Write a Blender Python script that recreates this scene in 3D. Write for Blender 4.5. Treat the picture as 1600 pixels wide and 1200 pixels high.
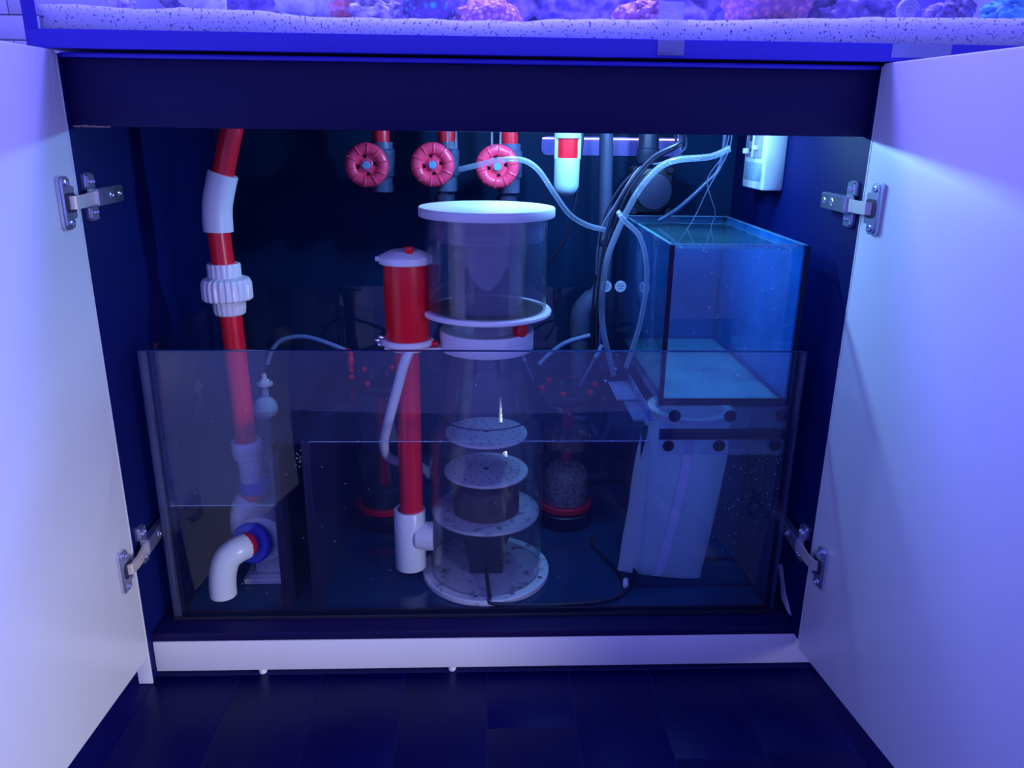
import bpy, bmesh, math, random
from mathutils import Vector, Matrix, noise
sc = bpy.context.scene
for o in list(bpy.data.objects):
    bpy.data.objects.remove(o)
COL = sc.collection
R = math.radians
random.seed(7)

# ------------------------------------------------------------------ camera
cam_d = bpy.data.cameras.new('camera')
cam_d.sensor_width = 36.0
cam_d.lens = 27.70
cam_d.clip_start = 0.02
cam = bpy.data.objects.new('camera', cam_d)
COL.objects.link(cam)
PITCH, YAW, ROLL = 0.3145, -0.0413, 0.0131
fwd = Vector((-math.sin(YAW) * math.cos(PITCH), math.cos(YAW) * math.cos(PITCH), -math.sin(PITCH)))
rgt = Vector((math.cos(YAW), math.sin(YAW), 0))
upv = rgt.cross(fwd)
r2 = rgt * math.cos(ROLL) + upv * math.sin(ROLL)
u2 = -rgt * math.sin(ROLL) + upv * math.cos(ROLL)
m = Matrix.Identity(4)
for i in range(3):
    m[i][0], m[i][1], m[i][2] = r2[i], u2[i], -fwd[i]
m.translation = Vector((0.0045, -1.1325, 0.9032))
cam.matrix_world = m
sc.camera = cam

# ------------------------------------------------------------------ light and exposure
sc.view_settings.view_transform = 'Standard'
sc.view_settings.look = 'None'
sc.view_settings.exposure = 0.0
sc.view_settings.gamma = 1.0
sc.view_settings.use_curve_mapping = False
sc.cycles.transparent_max_bounces = 48
sc.cycles.max_bounces = 8
sc.cycles.sample_clamp_indirect = 4.0
sc.cycles.caustics_reflective = False
sc.cycles.caustics_refractive = False

world = bpy.data.worlds.new('world')
sc.world = world
world.use_nodes = True
bg = world.node_tree.nodes['Background']
bg.inputs['Color'].default_value = (0.165, 0.175, 0.86, 1)
bg.inputs['Strength'].default_value = 1.35


def area(name, loc, target, sx, sy, power, color, spread=180):
    d = bpy.data.lights.new(name, 'AREA')
    d.shape = 'RECTANGLE'
    d.size, d.size_y = sx, sy
    d.energy = power
    d.color = color
    d.spread = R(spread)
    o = bpy.data.objects.new(name, d)
    COL.objects.link(o)
    o.location = loc
    o.rotation_euler = (Vector(target) - Vector(loc)).to_track_quat('-Z', 'Y').to_euler()
    return o


LED = (0.22, 0.52, 1.0)
area('cabinet_led_lamp', (0.26, 0.25, 0.948), (0.26, 0.251, 0.0), 0.46, 0.025, 1.6, LED)
for i, x in enumerate((0.06, 0.20, 0.34)):
    pd = bpy.data.lights.new('cabinet_led_bulb', 'POINT')
    pd.energy = 2.7
    pd.color = LED
    pd.shadow_soft_size = 0.012
    po = bpy.data.objects.new('cabinet_led_bulb', pd)
    COL.objects.link(po)
    po.location = (x, 0.25, 0.940)
area('aquarium_lamp', (0.12, 0.24, 1.72), (0.12, 0.22, 1.0), 1.1, 0.22, 62.0, (0.15, 0.14, 1.0))
area('room_lamp', (1.55, -1.75, 0.55), (-0.55, -0.08, 0.0), 0.6, 0.5, 2.4, (0.92, 0.92, 1.0), 40)


# ------------------------------------------------------------------ materials
def new_mat(name):
    mt = bpy.data.materials.new(name)
    mt.use_nodes = True
    nt = mt.node_tree
    for n in list(nt.nodes):
        nt.nodes.remove(n)
    out = nt.nodes.new('ShaderNodeOutputMaterial')
    return mt, nt, out


def solid(name, col, rough=0.4, metal=0.0, spec=0.5, var=0.08, scale=40.0, bump=0.0, bscale=200.0, sub=0.0, coat=0.0):
    mt, nt, out = new_mat(name)
    p = nt.nodes.new('ShaderNodeBsdfPrincipled')
    p.inputs['Roughness'].default_value = rough
    p.inputs['Metallic'].default_value = metal
    p.inputs['Specular IOR Level'].default_value = spec
    p.inputs['Coat Weight'].default_value = coat
    tc = nt.nodes.new('ShaderNodeTexCoord')
    nz = nt.nodes.new('ShaderNodeTexNoise')
    nz.inputs['Scale'].default_value = scale
    nz.inputs['Detail'].default_value = 4
    nt.links.new(tc.outputs['Object'], nz.inputs['Vector'])
    mx = nt.nodes.new('ShaderNodeMix')
    mx.data_type = 'RGBA'
    mx.inputs[6].default_value = (*[c * (1 - var) for c in col], 1)
    mx.inputs[7].default_value = (*[min(1, c * (1 + var)) for c in col], 1)
    nt.links.new(nz.outputs['Fac'], mx.inputs[0])
    nt.links.new(mx.outputs[2], p.inputs['Base Color'])
    if bump:
        n2 = nt.nodes.new('ShaderNodeTexNoise')
        n2.inputs['Scale'].default_value = bscale
        nt.links.new(tc.outputs['Object'], n2.inputs['Vector'])
        b = nt.nodes.new('ShaderNodeBump')
        b.inputs['Strength'].default_value = bump
        b.inputs['Distance'].default_value = 0.002
        nt.links.new(n2.outputs['Fac'], b.inputs['Height'])
        nt.links.new(b.outputs['Normal'], p.inputs['Normal'])
    nt.links.new(p.outputs[0], out.inputs[0])
    return mt


def two_tone(name, c1, c2, scale, lo, hi, rough=0.6, kind='noise', bump=0.4, detail=6, dist=0.004, spec=0.4):
    """two real colours of the thing mixed by a noise or cell texture"""
    mt, nt, out = new_mat(name)
    p = nt.nodes.new('ShaderNodeBsdfPrincipled')
    p.inputs['Roughness'].default_value = rough
    p.inputs['Specular IOR Level'].default_value = spec
    tc = nt.nodes.new('ShaderNodeTexCoord')
    if kind == 'noise':
        t = nt.nodes.new('ShaderNodeTexNoise')
        t.inputs['Detail'].default_value = detail
        fac = t.outputs['Fac']
    else:
        t = nt.nodes.new('ShaderNodeTexVoronoi')
        fac = t.outputs['Distance']
    t.inputs['Scale'].default_value = scale
    nt.links.new(tc.outputs['Object'], t.inputs['Vector'])
    mr = nt.nodes.new('ShaderNodeMapRange')
    mr.inputs[1].default_value, mr.inputs[2].default_value = lo, hi
    nt.links.new(fac, mr.inputs[0])
    mx = nt.nodes.new('ShaderNodeMix')
    mx.data_type = 'RGBA'
    mx.inputs[6].default_value = (*c1, 1)
    mx.inputs[7].default_value = (*c2, 1)
    nt.links.new(mr.outputs[0], mx.inputs[0])
    nt.links.new(mx.outputs[2], p.inputs['Base Color'])
    b = nt.nodes.new('ShaderNodeBump')
    b.inputs['Strength'].default_value = bump
    b.inputs['Distance'].default_value = dist
    nt.links.new(fac, b.inputs['Height'])
    nt.links.new(b.outputs['Normal'], p.inputs['Normal'])
    nt.links.new(p.outputs[0], out.inputs[0])
    return mt


def clear(name, tint, haze=0.0, hcol=(0.6, 0.7, 0.8), rough=0.0, refl=1.0, ripple=0.0, rscale=18.0, film_glare=0.0):
    """clear sheet: tinted pass-through, a Fresnel-like mirror and a little surface haze"""
    mt, nt, out = new_mat(name)
    tr = nt.nodes.new('ShaderNodeBsdfTransparent')
    tr.inputs[0].default_value = (*tint, 1)
    gl = nt.nodes.new('ShaderNodeBsdfGlossy')
    gl.inputs['Roughness'].default_value = rough
    gl.inputs[0].default_value = (1, 1, 1, 1)
    lw = nt.nodes.new('ShaderNodeLayerWeight')
    pw = nt.nodes.new('ShaderNodeMath'); pw.operation = 'POWER'; pw.inputs[1].default_value = 5.0
    nt.links.new(lw.outputs['Facing'], pw.inputs[0])
    ma = nt.nodes.new('ShaderNodeMath'); ma.operation = 'MULTIPLY_ADD'
    ma.inputs[1].default_value = 0.9 * refl
    ma.inputs[2].default_value = 0.035 * refl
    nt.links.new(pw.outputs[0], ma.inputs[0])
    base = tr.outputs[0]
    if haze:
        df = nt.nodes.new('ShaderNodeBsdfDiffuse'); df.inputs[0].default_value = (*hcol, 1)
        tl = nt.nodes.new('ShaderNodeBsdfTranslucent'); tl.inputs[0].default_value = (*hcol, 1)
        md = nt.nodes.new('ShaderNodeMixShader'); md.inputs[0].default_value = 0.5
        nt.links.new(df.outputs[0], md.inputs[1]); nt.links.new(tl.outputs[0], md.inputs[2])
        tc = nt.nodes.new('ShaderNodeTexCoord')
        nz = nt.nodes.new('ShaderNodeTexNoise'); nz.inputs['Scale'].default_value = 9.0; nz.inputs['Detail'].default_value = 5
        nt.links.new(tc.outputs['Object'], nz.inputs['Vector'])
        mm = nt.nodes.new('ShaderNodeMapRange')
        mm.inputs[1].default_value, mm.inputs[2].default_value = 0.3, 0.75
        mm.inputs[3].default_value, mm.inputs[4].default_value = haze * 0.5, haze * 1.5
        nt.links.new(nz.outputs['Fac'], mm.inputs[0])
        fac = mm.outputs[0]
        if film_glare:
            # dried splash and painted door-reflection haze above the two water lines
            ge = nt.nodes.new('ShaderNodeTexCoord')
            sx = nt.nodes.new('ShaderNodeSeparateXYZ'); nt.links.new(ge.outputs['Object'], sx.inputs[0])
            st = nt.nodes.new('ShaderNodeMath'); st.operation = 'GREATER_THAN'; st.inputs[1].default_value = -0.334
            nt.links.new(sx.outputs['X'], st.inputs[0])
            ln = nt.nodes.new('ShaderNodeMath'); ln.operation = 'MULTIPLY_ADD'; ln.inputs[1].default_value = 0.1134; ln.inputs[2].default_value = 0.2996
            nt.links.new(st.outputs[0], ln.inputs[0])
            gt = nt.nodes.new('ShaderNodeMath'); gt.operation = 'GREATER_THAN'
            nt.links.new(sx.outputs['Z'], gt.inputs[0]); nt.links.new(ln.outputs[0], gt.inputs[1])
            fm = nt.nodes.new('ShaderNodeMath'); fm.operation = 'MULTIPLY_ADD'; fm.inputs[1].default_value = film_glare
            # weaker haze over the skimmer chamber than over the left chamber
            wk = nt.nodes.new('ShaderNodeMath'); wk.operation = 'MULTIPLY_ADD'; wk.inputs[1].default_value = -0.65; wk.inputs[2].default_value = 1.0
            nt.links.new(st.outputs[0], wk.inputs[0])
            g2 = nt.nodes.new('ShaderNodeMath'); g2.operation = 'MULTIPLY'
            nt.links.new(gt.outputs[0], g2.inputs[0]); nt.links.new(wk.outputs[0], g2.inputs[1])
            nt.links.new(g2.outputs[0], fm.inputs[0]); nt.links.new(mm.outputs[0], fm.inputs[2])
            fac = fm.outputs[0]
        mh = nt.nodes.new('ShaderNodeMixShader')
        nt.links.new(fac, mh.inputs[0])
        nt.links.new(tr.outputs[0], mh.inputs[1]); nt.links.new(md.outputs[0], mh.inputs[2])
        base = mh.outputs[0]
    if ripple:
        tc2 = nt.nodes.new('ShaderNodeTexCoord')
        n2 = nt.nodes.new('ShaderNodeTexNoise'); n2.inputs['Scale'].default_value = rscale
        nt.links.new(tc2.outputs['Object'], n2.inputs['Vector'])
        b = nt.nodes.new('ShaderNodeBump'); b.inputs['Strength'].default_value = ripple; b.inputs['Distance'].default_value = 0.004
        nt.links.new(n2.outputs['Fac'], b.inputs['Height'])
        nt.links.new(b.outputs['Normal'], gl.inputs['Normal'])
    mix = nt.nodes.new('ShaderNodeMixShader')
    nt.links.new(ma.outputs[0], mix.inputs[0])
    nt.links.new(base, mix.inputs[1]); nt.links.new(gl.outputs[0], mix.inputs[2])
    nt.links.new(mix.outputs[0], out.inputs[0])
    return mt


M = {}
M['white_paint'] = solid('white_paint', (0.78, 0.78, 0.80), 0.32, var=0.015, scale=6, coat=0.1)
M['white_edge'] = solid('white_edge', (0.74, 0.72, 0.74), 0.45, var=0.02, scale=30)
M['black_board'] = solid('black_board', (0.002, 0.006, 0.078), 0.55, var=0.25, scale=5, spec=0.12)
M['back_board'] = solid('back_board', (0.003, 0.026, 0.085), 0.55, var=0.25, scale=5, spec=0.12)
M['black_rail'] = solid('black_rail', (0.009, 0.006, 0.060), 0.48, var=0.15, scale=4, spec=0.2)
M['raw_chip'] = two_tone('raw_chip', (0.42, 0.30, 0.22), (0.20, 0.13, 0.10), 300, 0.4, 0.6, 0.9)
M['black_rubber'] = solid('black_rubber', (0.012, 0.012, 0.03), 0.6, var=0.2, spec=0.25)
M['silicone'] = solid('silicone', (0.010, 0.009, 0.035), 0.4, var=0.2, spec=0.3)
M['baffle'] = solid('baffle', (0.008, 0.008, 0.035), 0.35, var=0.3, spec=0.3)
M['plank'] = two_tone('plank', (0.002, 0.001, 0.050), (0.003, 0.002, 0.060), 7, 0.3, 0.7, 0.4, bump=0.04, spec=0.12)
M['grout'] = solid('grout', (0.030, 0.026, 0.14), 0.8, spec=0.1)
M['wall_tile'] = solid('wall_tile', (0.62, 0.60, 0.70), 0.3, var=0.03, scale=3)
M['wall_joint'] = solid('wall_joint', (0.80, 0.80, 0.84), 0.7, var=0.02)
M['white_pvc'] = solid('white_pvc', (0.80, 0.81, 0.83), 0.28, var=0.03, scale=25)
M['white_plastic'] = solid('white_plastic', (0.82, 0.83, 0.85), 0.3, var=0.02)
M['capsule_white'] = solid('capsule_white', (0.42, 0.62, 0.70), 0.35, var=0.03)
M['dirty_white'] = two_tone('dirty_white', (0.78, 0.80, 0.84), (0.24, 0.17, 0.16), 55, 0.56, 0.72, 0.55, bump=0.2)
M['red_pvc'] = solid('red_pvc', (0.82, 0.012, 0.030), 0.25, var=0.06, scale=18)
M['red_plastic'] = solid('red_plastic', (0.86, 0.010, 0.025), 0.3, var=0.05)
M['pink_handle'] = solid('pink_handle', (1.0, 0.05, 0.13), 0.35, var=0.04)
M['blue_plastic'] = solid('blue_plastic', (0.01, 0.03, 0.62), 0.35, var=0.08)
M['light_blue'] = solid('light_blue', (0.03, 0.22, 0.90), 0.45, var=0.05)
M['gray_pvc'] = solid('gray_pvc', (0.062, 0.085, 0.160), 0.33, var=0.1)
M['dark_pvc'] = solid('dark_pvc', (0.022, 0.030, 0.070), 0.38, var=0.15)
M['pump_black'] = solid('pump_black', (0.012, 0.012, 0.03), 0.4, var=0.2)
M['hub_blue'] = solid('hub_blue', (0.16, 0.34, 0.55), 0.3, var=0.08)
M['nickel'] = solid('nickel', (0.66, 0.68, 0.80), 0.27, metal=0.92, var=0.1, scale=90)
M['satin_nickel'] = solid('satin_nickel', (0.70, 0.62, 0.56), 0.42, metal=0.5, var=0.06)
M['dark_cup'] = solid('dark_cup', (0.03, 0.025, 0.05), 0.4)
M['cable_black'] = solid('cable_black', (0.010, 0.010, 0.028), 0.45, var=0.15)
M['tube_clear'] = clear('tube_clear', (0.80, 0.86, 0.92), 0.30, (0.55, 0.68, 0.85), 0.1)
M['tube_white'] = solid('tube_white', (0.70, 0.72, 0.78), 0.35, var=0.05)
M['tube_blue'] = solid('tube_blue', (0.20, 0.30, 0.50), 0.3, var=0.12)
M['tube_dim'] = solid('tube_dim', (0.03, 0.07, 0.16), 0.3, var=0.3)
M['wire'] = solid('wire', (0.10, 0.11, 0.20), 0.4)
M['glass'] = clear('glass', (0.90, 0.93, 0.97), 0.035, (0.42, 0.45, 0.95))
M['front_glass'] = clear('front_glass', (0.955, 0.97, 0.985), 0.008, (0.26, 0.40, 1.0), refl=1.15, film_glare=0.095)
M['glass_clear'] = clear('glass_clear', (0.95, 0.965, 0.985))
M['tank_glass'] = clear('tank_glass', (0.985, 0.985, 0.995))
M['ato_glass'] = clear('ato_glass', (0.90, 0.95, 0.98), 0.11, (0.06, 0.36, 0.98))
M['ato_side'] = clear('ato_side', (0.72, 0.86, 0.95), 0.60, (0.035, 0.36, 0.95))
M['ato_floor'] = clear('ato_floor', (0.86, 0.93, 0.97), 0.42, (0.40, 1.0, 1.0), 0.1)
M['glass_edge'] = solid('glass_edge', (0.12, 0.34, 0.50), 0.15, var=0.1)
M['sump_floor'] = solid('sump_floor', (0.008, 0.050, 0.13), 0.12, var=0.3, scale=9)
M['acrylic_strip'] = clear('acrylic_strip', (0.90, 0.94, 0.97), 0.14, (0.35, 0.65, 1.0))
M['water_teal'] = clear('water_teal', (0.90, 0.96, 0.985), 0.07, (0.05, 0.36, 0.70), refl=0.05)
M['violet_plate'] = solid('violet_plate', (0.20, 0.15, 0.62), 0.35, var=0.1)
M['edge_dark'] = solid('edge_dark', (0.02, 0.05, 0.16), 0.12, var=0.2)
M['edge_haze'] = clear('edge_haze', (0.70, 0.75, 0.88), 0.10, (0.45, 0.48, 0.85), refl=1.2)
M['acrylic'] = clear('acrylic', (0.93, 0.94, 0.97), 0.03, (0.7, 0.75, 0.85), refl=1.2)
M['acrylic_body'] = clear('acrylic_body', (0.93, 0.93, 0.95), 0.05, (0.50, 0.52, 0.62), refl=1.0)
M['acrylic_frost'] = clear('acrylic_frost', (0.80, 0.80, 0.86), 0.26, (0.60, 0.60, 0.72), 0.15)
M['acrylic_blue'] = clear('acrylic_blue', (0.62, 0.70, 0.92), 0.42, (0.42, 0.48, 0.88), 0.1)
M['water'] = clear('water', (0.94, 0.97, 0.99), 0.0, refl=0.9, ripple=0.25)
M['water_wall'] = clear('water_wall', (0.955, 0.98, 0.99), 0.012, (0.12, 0.22, 0.80), refl=0.05)
M['ato_water'] = clear('ato_water', (0.86, 0.94, 0.97), 0.15, (0.25, 0.85, 1.0), refl=0.9, ripple=0.1)
M['tank_water'] = clear('tank_water', (0.985, 0.985, 0.995), 0.0, refl=0.2)
M['foam_tan'] = two_tone('foam_tan', (0.42, 0.24, 0.12), (0.20, 0.10, 0.06), 70, 0.35, 0.65, 0.9)
M['media_tan'] = two_tone('media_tan', (0.62, 0.50, 0.36), (0.34, 0.22, 0.14), 160, 0.35, 0.7, 0.85, 'cell')
M['media_black'] = two_tone('media_black', (0.014, 0.015, 0.03), (0.07, 0.08, 0.12), 260, 0.6, 0.7, 0.6, 'noise')
M['sludge'] = two_tone('sludge', (0.050, 0.034, 0.030), (0.13, 0.09, 0.07), 40, 0.4, 0.7, 0.5)
M['mesh_cloth'] = solid('mesh_cloth', (0.74, 0.90, 1.0), 0.85, var=0.05, scale=12, bump=0.5, bscale=420)
_nt = M['mesh_cloth'].node_tree
_pb = [n for n in _nt.nodes if n.type == 'BSDF_PRINCIPLED'][0]
_tl = _nt.nodes.new('ShaderNodeBsdfTranslucent'); _tl.inputs[0].default_value = (0.72, 0.86, 0.98, 1)
_mx = _nt.nodes.new('ShaderNodeMixShader'); _mx.inputs[0].default_value = 0.45
_out = [n for n in _nt.nodes if n.type == 'OUTPUT_MATERIAL'][0]
_nt.links.new(_pb.outputs[0], _mx.inputs[1]); _nt.links.new(_tl.outputs[0], _mx.inputs[2]); _nt.links.new(_mx.outputs[0], _out.inputs[0])
M['seam_cloth'] = solid('seam_cloth', (0.62, 0.70, 0.84), 0.8, var=0.03)
M['patch_pale'] = solid('patch_pale', (0.52, 0.48, 0.62), 0.8, var=0.05)
M['strip_pale'] = solid('strip_pale', (0.34, 0.36, 0.62), 0.4, var=0.03)
M['label_print'] = solid('label_print', (0.10, 0.20, 0.34), 0.6)
M['clip_plastic'] = clear('clip_plastic', (0.75, 0.75, 0.85), 0.5, (0.62, 0.62, 0.80), 0.05)
M['trim_glow_blue'] = solid('trim_glow_blue', (0.050, 0.035, 0.62), 0.35, var=0.12, scale=3, spec=0.5)  # saturated blue carries the tank light glowing through the glass edge
M['tank_back'] = two_tone('tank_back', (0.05, 0.04, 0.42), (0.12, 0.09, 0.55), 6, 0.35, 0.7, 0.7, bump=0.1)
M['sand'] = two_tone('sand', (0.08, 0.07, 0.26), (0.70, 0.68, 0.76), 300, 0.33, 0.41, 0.85, bump=0.3, detail=2)
_p = [n for n in M['sand'].node_tree.nodes if n.type == 'BSDF_PRINCIPLED'][0]
_p.subsurface_method = 'BURLEY'
_p.inputs['Subsurface Weight'].default_value = 0.85
_p.inputs['Subsurface Radius'].default_value = (1.0, 1.0, 1.4)
_p.inputs['Subsurface Scale'].default_value = 0.03
M['rock_violet'] = two_tone('rock_violet', (0.30, 0.22, 0.46), (0.08, 0.05, 0.26), 45, 0.4, 0.62, 0.85, bump=0.9)
M['rock_pale'] = two_tone('rock_pale', (0.62, 0.56, 0.72), (0.24, 0.18, 0.38), 70, 0.42, 0.62, 0.85, bump=0.9)
M['coral_pink'] = two_tone('coral_pink', (0.85, 0.46, 0.66), (0.40, 0.12, 0.34), 140, 0.2, 0.6, 0.6, 'cell', 0.9)
M['coral_red'] = two_tone('coral_red', (1.0, 0.20, 0.20), (0.85, 0.40, 0.50), 90, 0.2, 0.6, 0.6, 'cell', 0.9)
M['coral_rust'] = two_tone('coral_rust', (0.78, 0.30, 0.34), (0.32, 0.12, 0.30), 110, 0.15, 0.6, 0.7, 'cell', 0.9)
M['coral_green'] = two_tone('coral_green', (0.05, 0.62, 0.62), (0.12, 0.07, 0.30), 75, 0.18, 0.42, 0.5, 'cell', 0.9)
M['coral_teal'] = two_tone('coral_teal', (0.10, 0.75, 0.78), (0.06, 0.30, 0.55), 30, 0.35, 0.65, 0.5, bump=0.8)
M['coral_lilac'] = two_tone('coral_lilac', (0.60, 0.62, 0.80), (0.36, 0.34, 0.56), 50, 0.4, 0.6, 0.6, bump=0.5)
M['shell'] = solid('shell', (0.30, 0.28, 0.46), 0.4, var=0.3, scale=60)
M['meniscus_glint'] = solid('meniscus_glint', (0.30, 0.36, 0.60), 0.4, var=0.5, scale=60)  # pale colour painted in for the bright meniscus glint
M['salt'] = solid('salt', (0.75, 0.82, 0.9), 0.4, var=0.05)
M['socket_white'] = solid('socket_white', (0.70, 0.80, 0.86), 0.35, var=0.03)
M['socket_panel'] = solid('socket_panel', (0.28, 0.42, 0.52), 0.3, var=0.05)
mt, nt, out = new_mat('white_glow')  # emissive white for the strip over the violet plate
em = nt.nodes.new('ShaderNodeEmission')
em.inputs[0].default_value = (1.0, 0.90, 0.86, 1)
em.inputs[1].default_value = 1.3
nt.links.new(em.outputs[0], out.inputs[0])
M['white_glow'] = mt


# ------------------------------------------------------------------ geometry helpers
def finish(bm, sharp=38):
    bmesh.ops.recalc_face_normals(bm, faces=bm.faces)
    lim = R(sharp)
    for f in bm.faces:
        f.smooth = True
    for e in bm.edges:
        if len(e.link_faces) == 2 and e.calc_face_angle(0) > lim:
            e.smooth = False


WORLD = {}


def obj(name, bm, mat, parent=None, sharp=38, label=None, kind=None, recalc=True):
    if recalc:
        finish(bm, sharp)
    me = bpy.data.meshes.new(name)
    bm.to_mesh(me)
    bm.free()
    mats = mat if isinstance(mat, (list, tuple)) else [mat]
    for q in mats:
        me.materials.append(M[q])
    o = bpy.data.objects.new(name, me)
    COL.objects.link(o)
    if parent is not None:
        o.parent = parent
        o.matrix_parent_inverse = Matrix.Translation(-WORLD.get(parent.name, Vector((0, 0, 0))))
    if label:
        o['label'] = label
    if kind:
        o['kind'] = kind
    return o


def thing(name, label, cat, loc=(0, 0, 0), group=None):
    o = bpy.data.objects.new(name, None)
    o.empty_display_size = 0.03
    COL.objects.link(o)
    o.location = loc
    WORLD[o.name] = Vector(loc)
    o['label'] = label
    o['category'] = cat
    if group:
        o['group'] = group
    return o


def tag(o, label, cat, group=None):
    o['label'] = label
    o['category'] = cat
    if group:
        o['group'] = group
    return o


def box(bm, lo, hi, bevel=0.0, seg=2, mi=0, mat=None):
    lo, hi = Vector(lo), Vector(hi)
    c = (lo + hi) / 2
    s = hi - lo
    b2 = bmesh.new()
    bmesh.ops.create_cube(b2, size=1.0)
    bmesh.ops.scale(b2, vec=s, verts=b2.verts)
    if bevel:
        bmesh.ops.bevel(b2, geom=b2.edges[:], offset=bevel, segments=seg, affect='EDGES', profile=0.5)
    bmesh.ops.translate(b2, vec=c, verts=b2.verts)
    if mat is not None:
        bmesh.ops.transform(b2, matrix=mat, verts=b2.verts)
    join(bm, b2, mi)
    return bm


def join(bm, b2, mi=0):
    b2.verts.ensure_lookup_table()
    vs = [bm.verts.new(v.co) for v in b2.verts]
    b2.verts.index_update()
    for f in b2.faces:
        nf = bm.faces.new([vs[v.index] for v in f.verts])
        nf.material_index = mi
    b2.free()


def frame(axis):
    a = Vector(axis).normalized()
    t = Vector((0, 0, 1)) if abs(a.z) < 0.9 else Vector((0, -1, 0))
    x = t.cross(a).normalized()
    y = a.cross(x)
    return x, y, a


def lathe(bm, prof, origin=(0, 0, 0), axis=(0, 0, 1), seg=40, mi=0, caps=(True, True), ridge=0.0, nridge=0):
    """prof: list of (radius, height) along axis"""
    x, y, a = frame(axis)
    o = Vector(origin)
    rings = []
    for r, h in prof:
        ring = []
        for i in range(seg):
            t = 2 * math.pi * i / seg
            rr = r
            if ridge and nridge and (i * nridge * 2 // seg) % 2:
                rr = r - ridge
            ring.append(bm.verts.new(o + x * (rr * math.cos(t)) + y * (rr * math.sin(t)) + a * h))
        rings.append(ring)
    for k in range(len(rings) - 1):
        for i in range(seg):
            j = (i + 1) % seg
            f = bm.faces.new((rings[k][i], rings[k][j], rings[k + 1][j], rings[k + 1][i]))
            f.material_index = mi
    if caps[0]:
        f = bm.faces.new(rings[0][::-1]); f.material_index = mi
    if caps[1]:
        f = bm.faces.new(rings[-1]); f.material_index = mi
    return bm


def ringlathe(bm, prof, origin=(0, 0, 0), axis=(0, 0, 1), seg=48, mi=0, ridge=0.0, nridge=0):
    """closed profile: rings of tube, torus, hollow cylinder"""
    return lathe(bm, list(prof) + [prof[0]], origin, axis, seg, mi, (False, False), ridge, nridge)


def shell(bm, r0, z0, z1, t, origin, seg=56):
    """hollow open cylinder wall"""
    return ringlathe(bm, [(r0, z0), (r0, z1), (r0 - t, z1), (r0 - t, z0)], origin, seg=seg)


def smooth_path(pts, sub=6):
    pts = [Vector(p) for p in pts]
    if len(pts) < 3:
        return pts
    out = []
    for i in range(len(pts) - 1):
        p0 = pts[max(i - 1, 0)]; p1 = pts[i]; p2 = pts[i + 1]; p3 = pts[min(i + 2, len(pts) - 1)]
        for k in range(sub):
            t = k / sub
            out.append(0.5 * ((2 * p1) + (-p0 + p2) * t + (2 * p0 - 5 * p1 + 4 * p2 - p3) * t * t + (-p0 + 3 * p1 - 3 * p2 + p3) * t ** 3))
    out.append(pts[-1])
    return out


def tube(bm, pts, r, seg=12, sub=6, mi=0, caps=True):
    path = smooth_path(pts, sub) if sub > 1 else [Vector(p) for p in pts]
    n = len(path)
    rad = r if callable(r) else (lambda s: r)
    tang = []
    for i in range(n):
        d = path[min(i + 1, n - 1)] - path[max(i - 1, 0)]
        tang.append(d.normalized())
    x, y, a = frame(tang[0])
    rings = []
    for i in range(n):
        if i:
            q = tang[i - 1].rotation_difference(tang[i])
            x = q @ x
            y = q @ y
        rr = rad(i / (n - 1))
        rings.append([bm.verts.new(path[i] + x * (rr * math.cos(2 * math.pi * k / seg)) + y * (rr * math.sin(2 * math.pi * k / seg))) for k in range(seg)])
    for i in range(n - 1):
        for k in range(seg):
            j = (k + 1) % seg
            f = bm.faces.new((rings[i][k], rings[i][j], rings[i + 1][j], rings[i + 1][k]))
            f.material_index = mi
    if caps:
        bm.faces.new(rings[0][::-1]).material_index = mi
        bm.faces.new(rings[-1]).material_index = mi
    return bm


def B():
    return bmesh.new()


def wbox(name, lo, hi, mat, parent=None, bevel=0.0, **k):
    return obj(name, box(B(), lo, hi, bevel), mat, parent, **k)


def wlathe(name, prof, origin, mat, parent=None, axis=(0, 0, 1), seg=40, caps=(True, True), ridge=0, nridge=0, **k):
    return obj(name, lathe(B(), prof, origin, axis, seg, 0, caps, ridge, nridge), mat, parent, **k)


def wtube(name, pts, r, mat, parent=None, seg=12, sub=6, **k):
    return obj(name, tube(B(), pts, r, seg, sub), mat, parent, **k)


def dup(root, loc, label):
    """copy of a thing with its parts and sub-parts"""
    r = root.copy(); COL.objects.link(r); r.location = loc; r['label'] = label
    for ch in list(root.children):
        c = ch.copy(); COL.objects.link(c); c.parent = r
        c.matrix_parent_inverse = ch.matrix_parent_inverse.copy()
        for g in list(ch.children):
            d = g.copy(); COL.objects.link(d); d.parent = c
            d.matrix_parent_inverse = g.matrix_parent_inverse.copy()
    return r


def blob(bm, c, rad, amp=0.25, freq=3.0, sub=4, seed=0, mi=0):
    b2 = bmesh.new()
    bmesh.ops.create_icosphere(b2, subdivisions=sub, radius=1.0)
    off = Vector((seed * 3.1, seed * 1.7, seed * 2.3))
    for v in b2.verts:
        d = v.co.normalized()
        k = 1 + amp * noise.fractal(d * freq + off, 0.9, 2.1, 4)
        v.co = Vector((d.x * rad[0] * k + c[0], d.y * rad[1] * k + c[1], d.z * rad[2] * k + c[2]))
    join(bm, b2, mi)
    return bm


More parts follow.
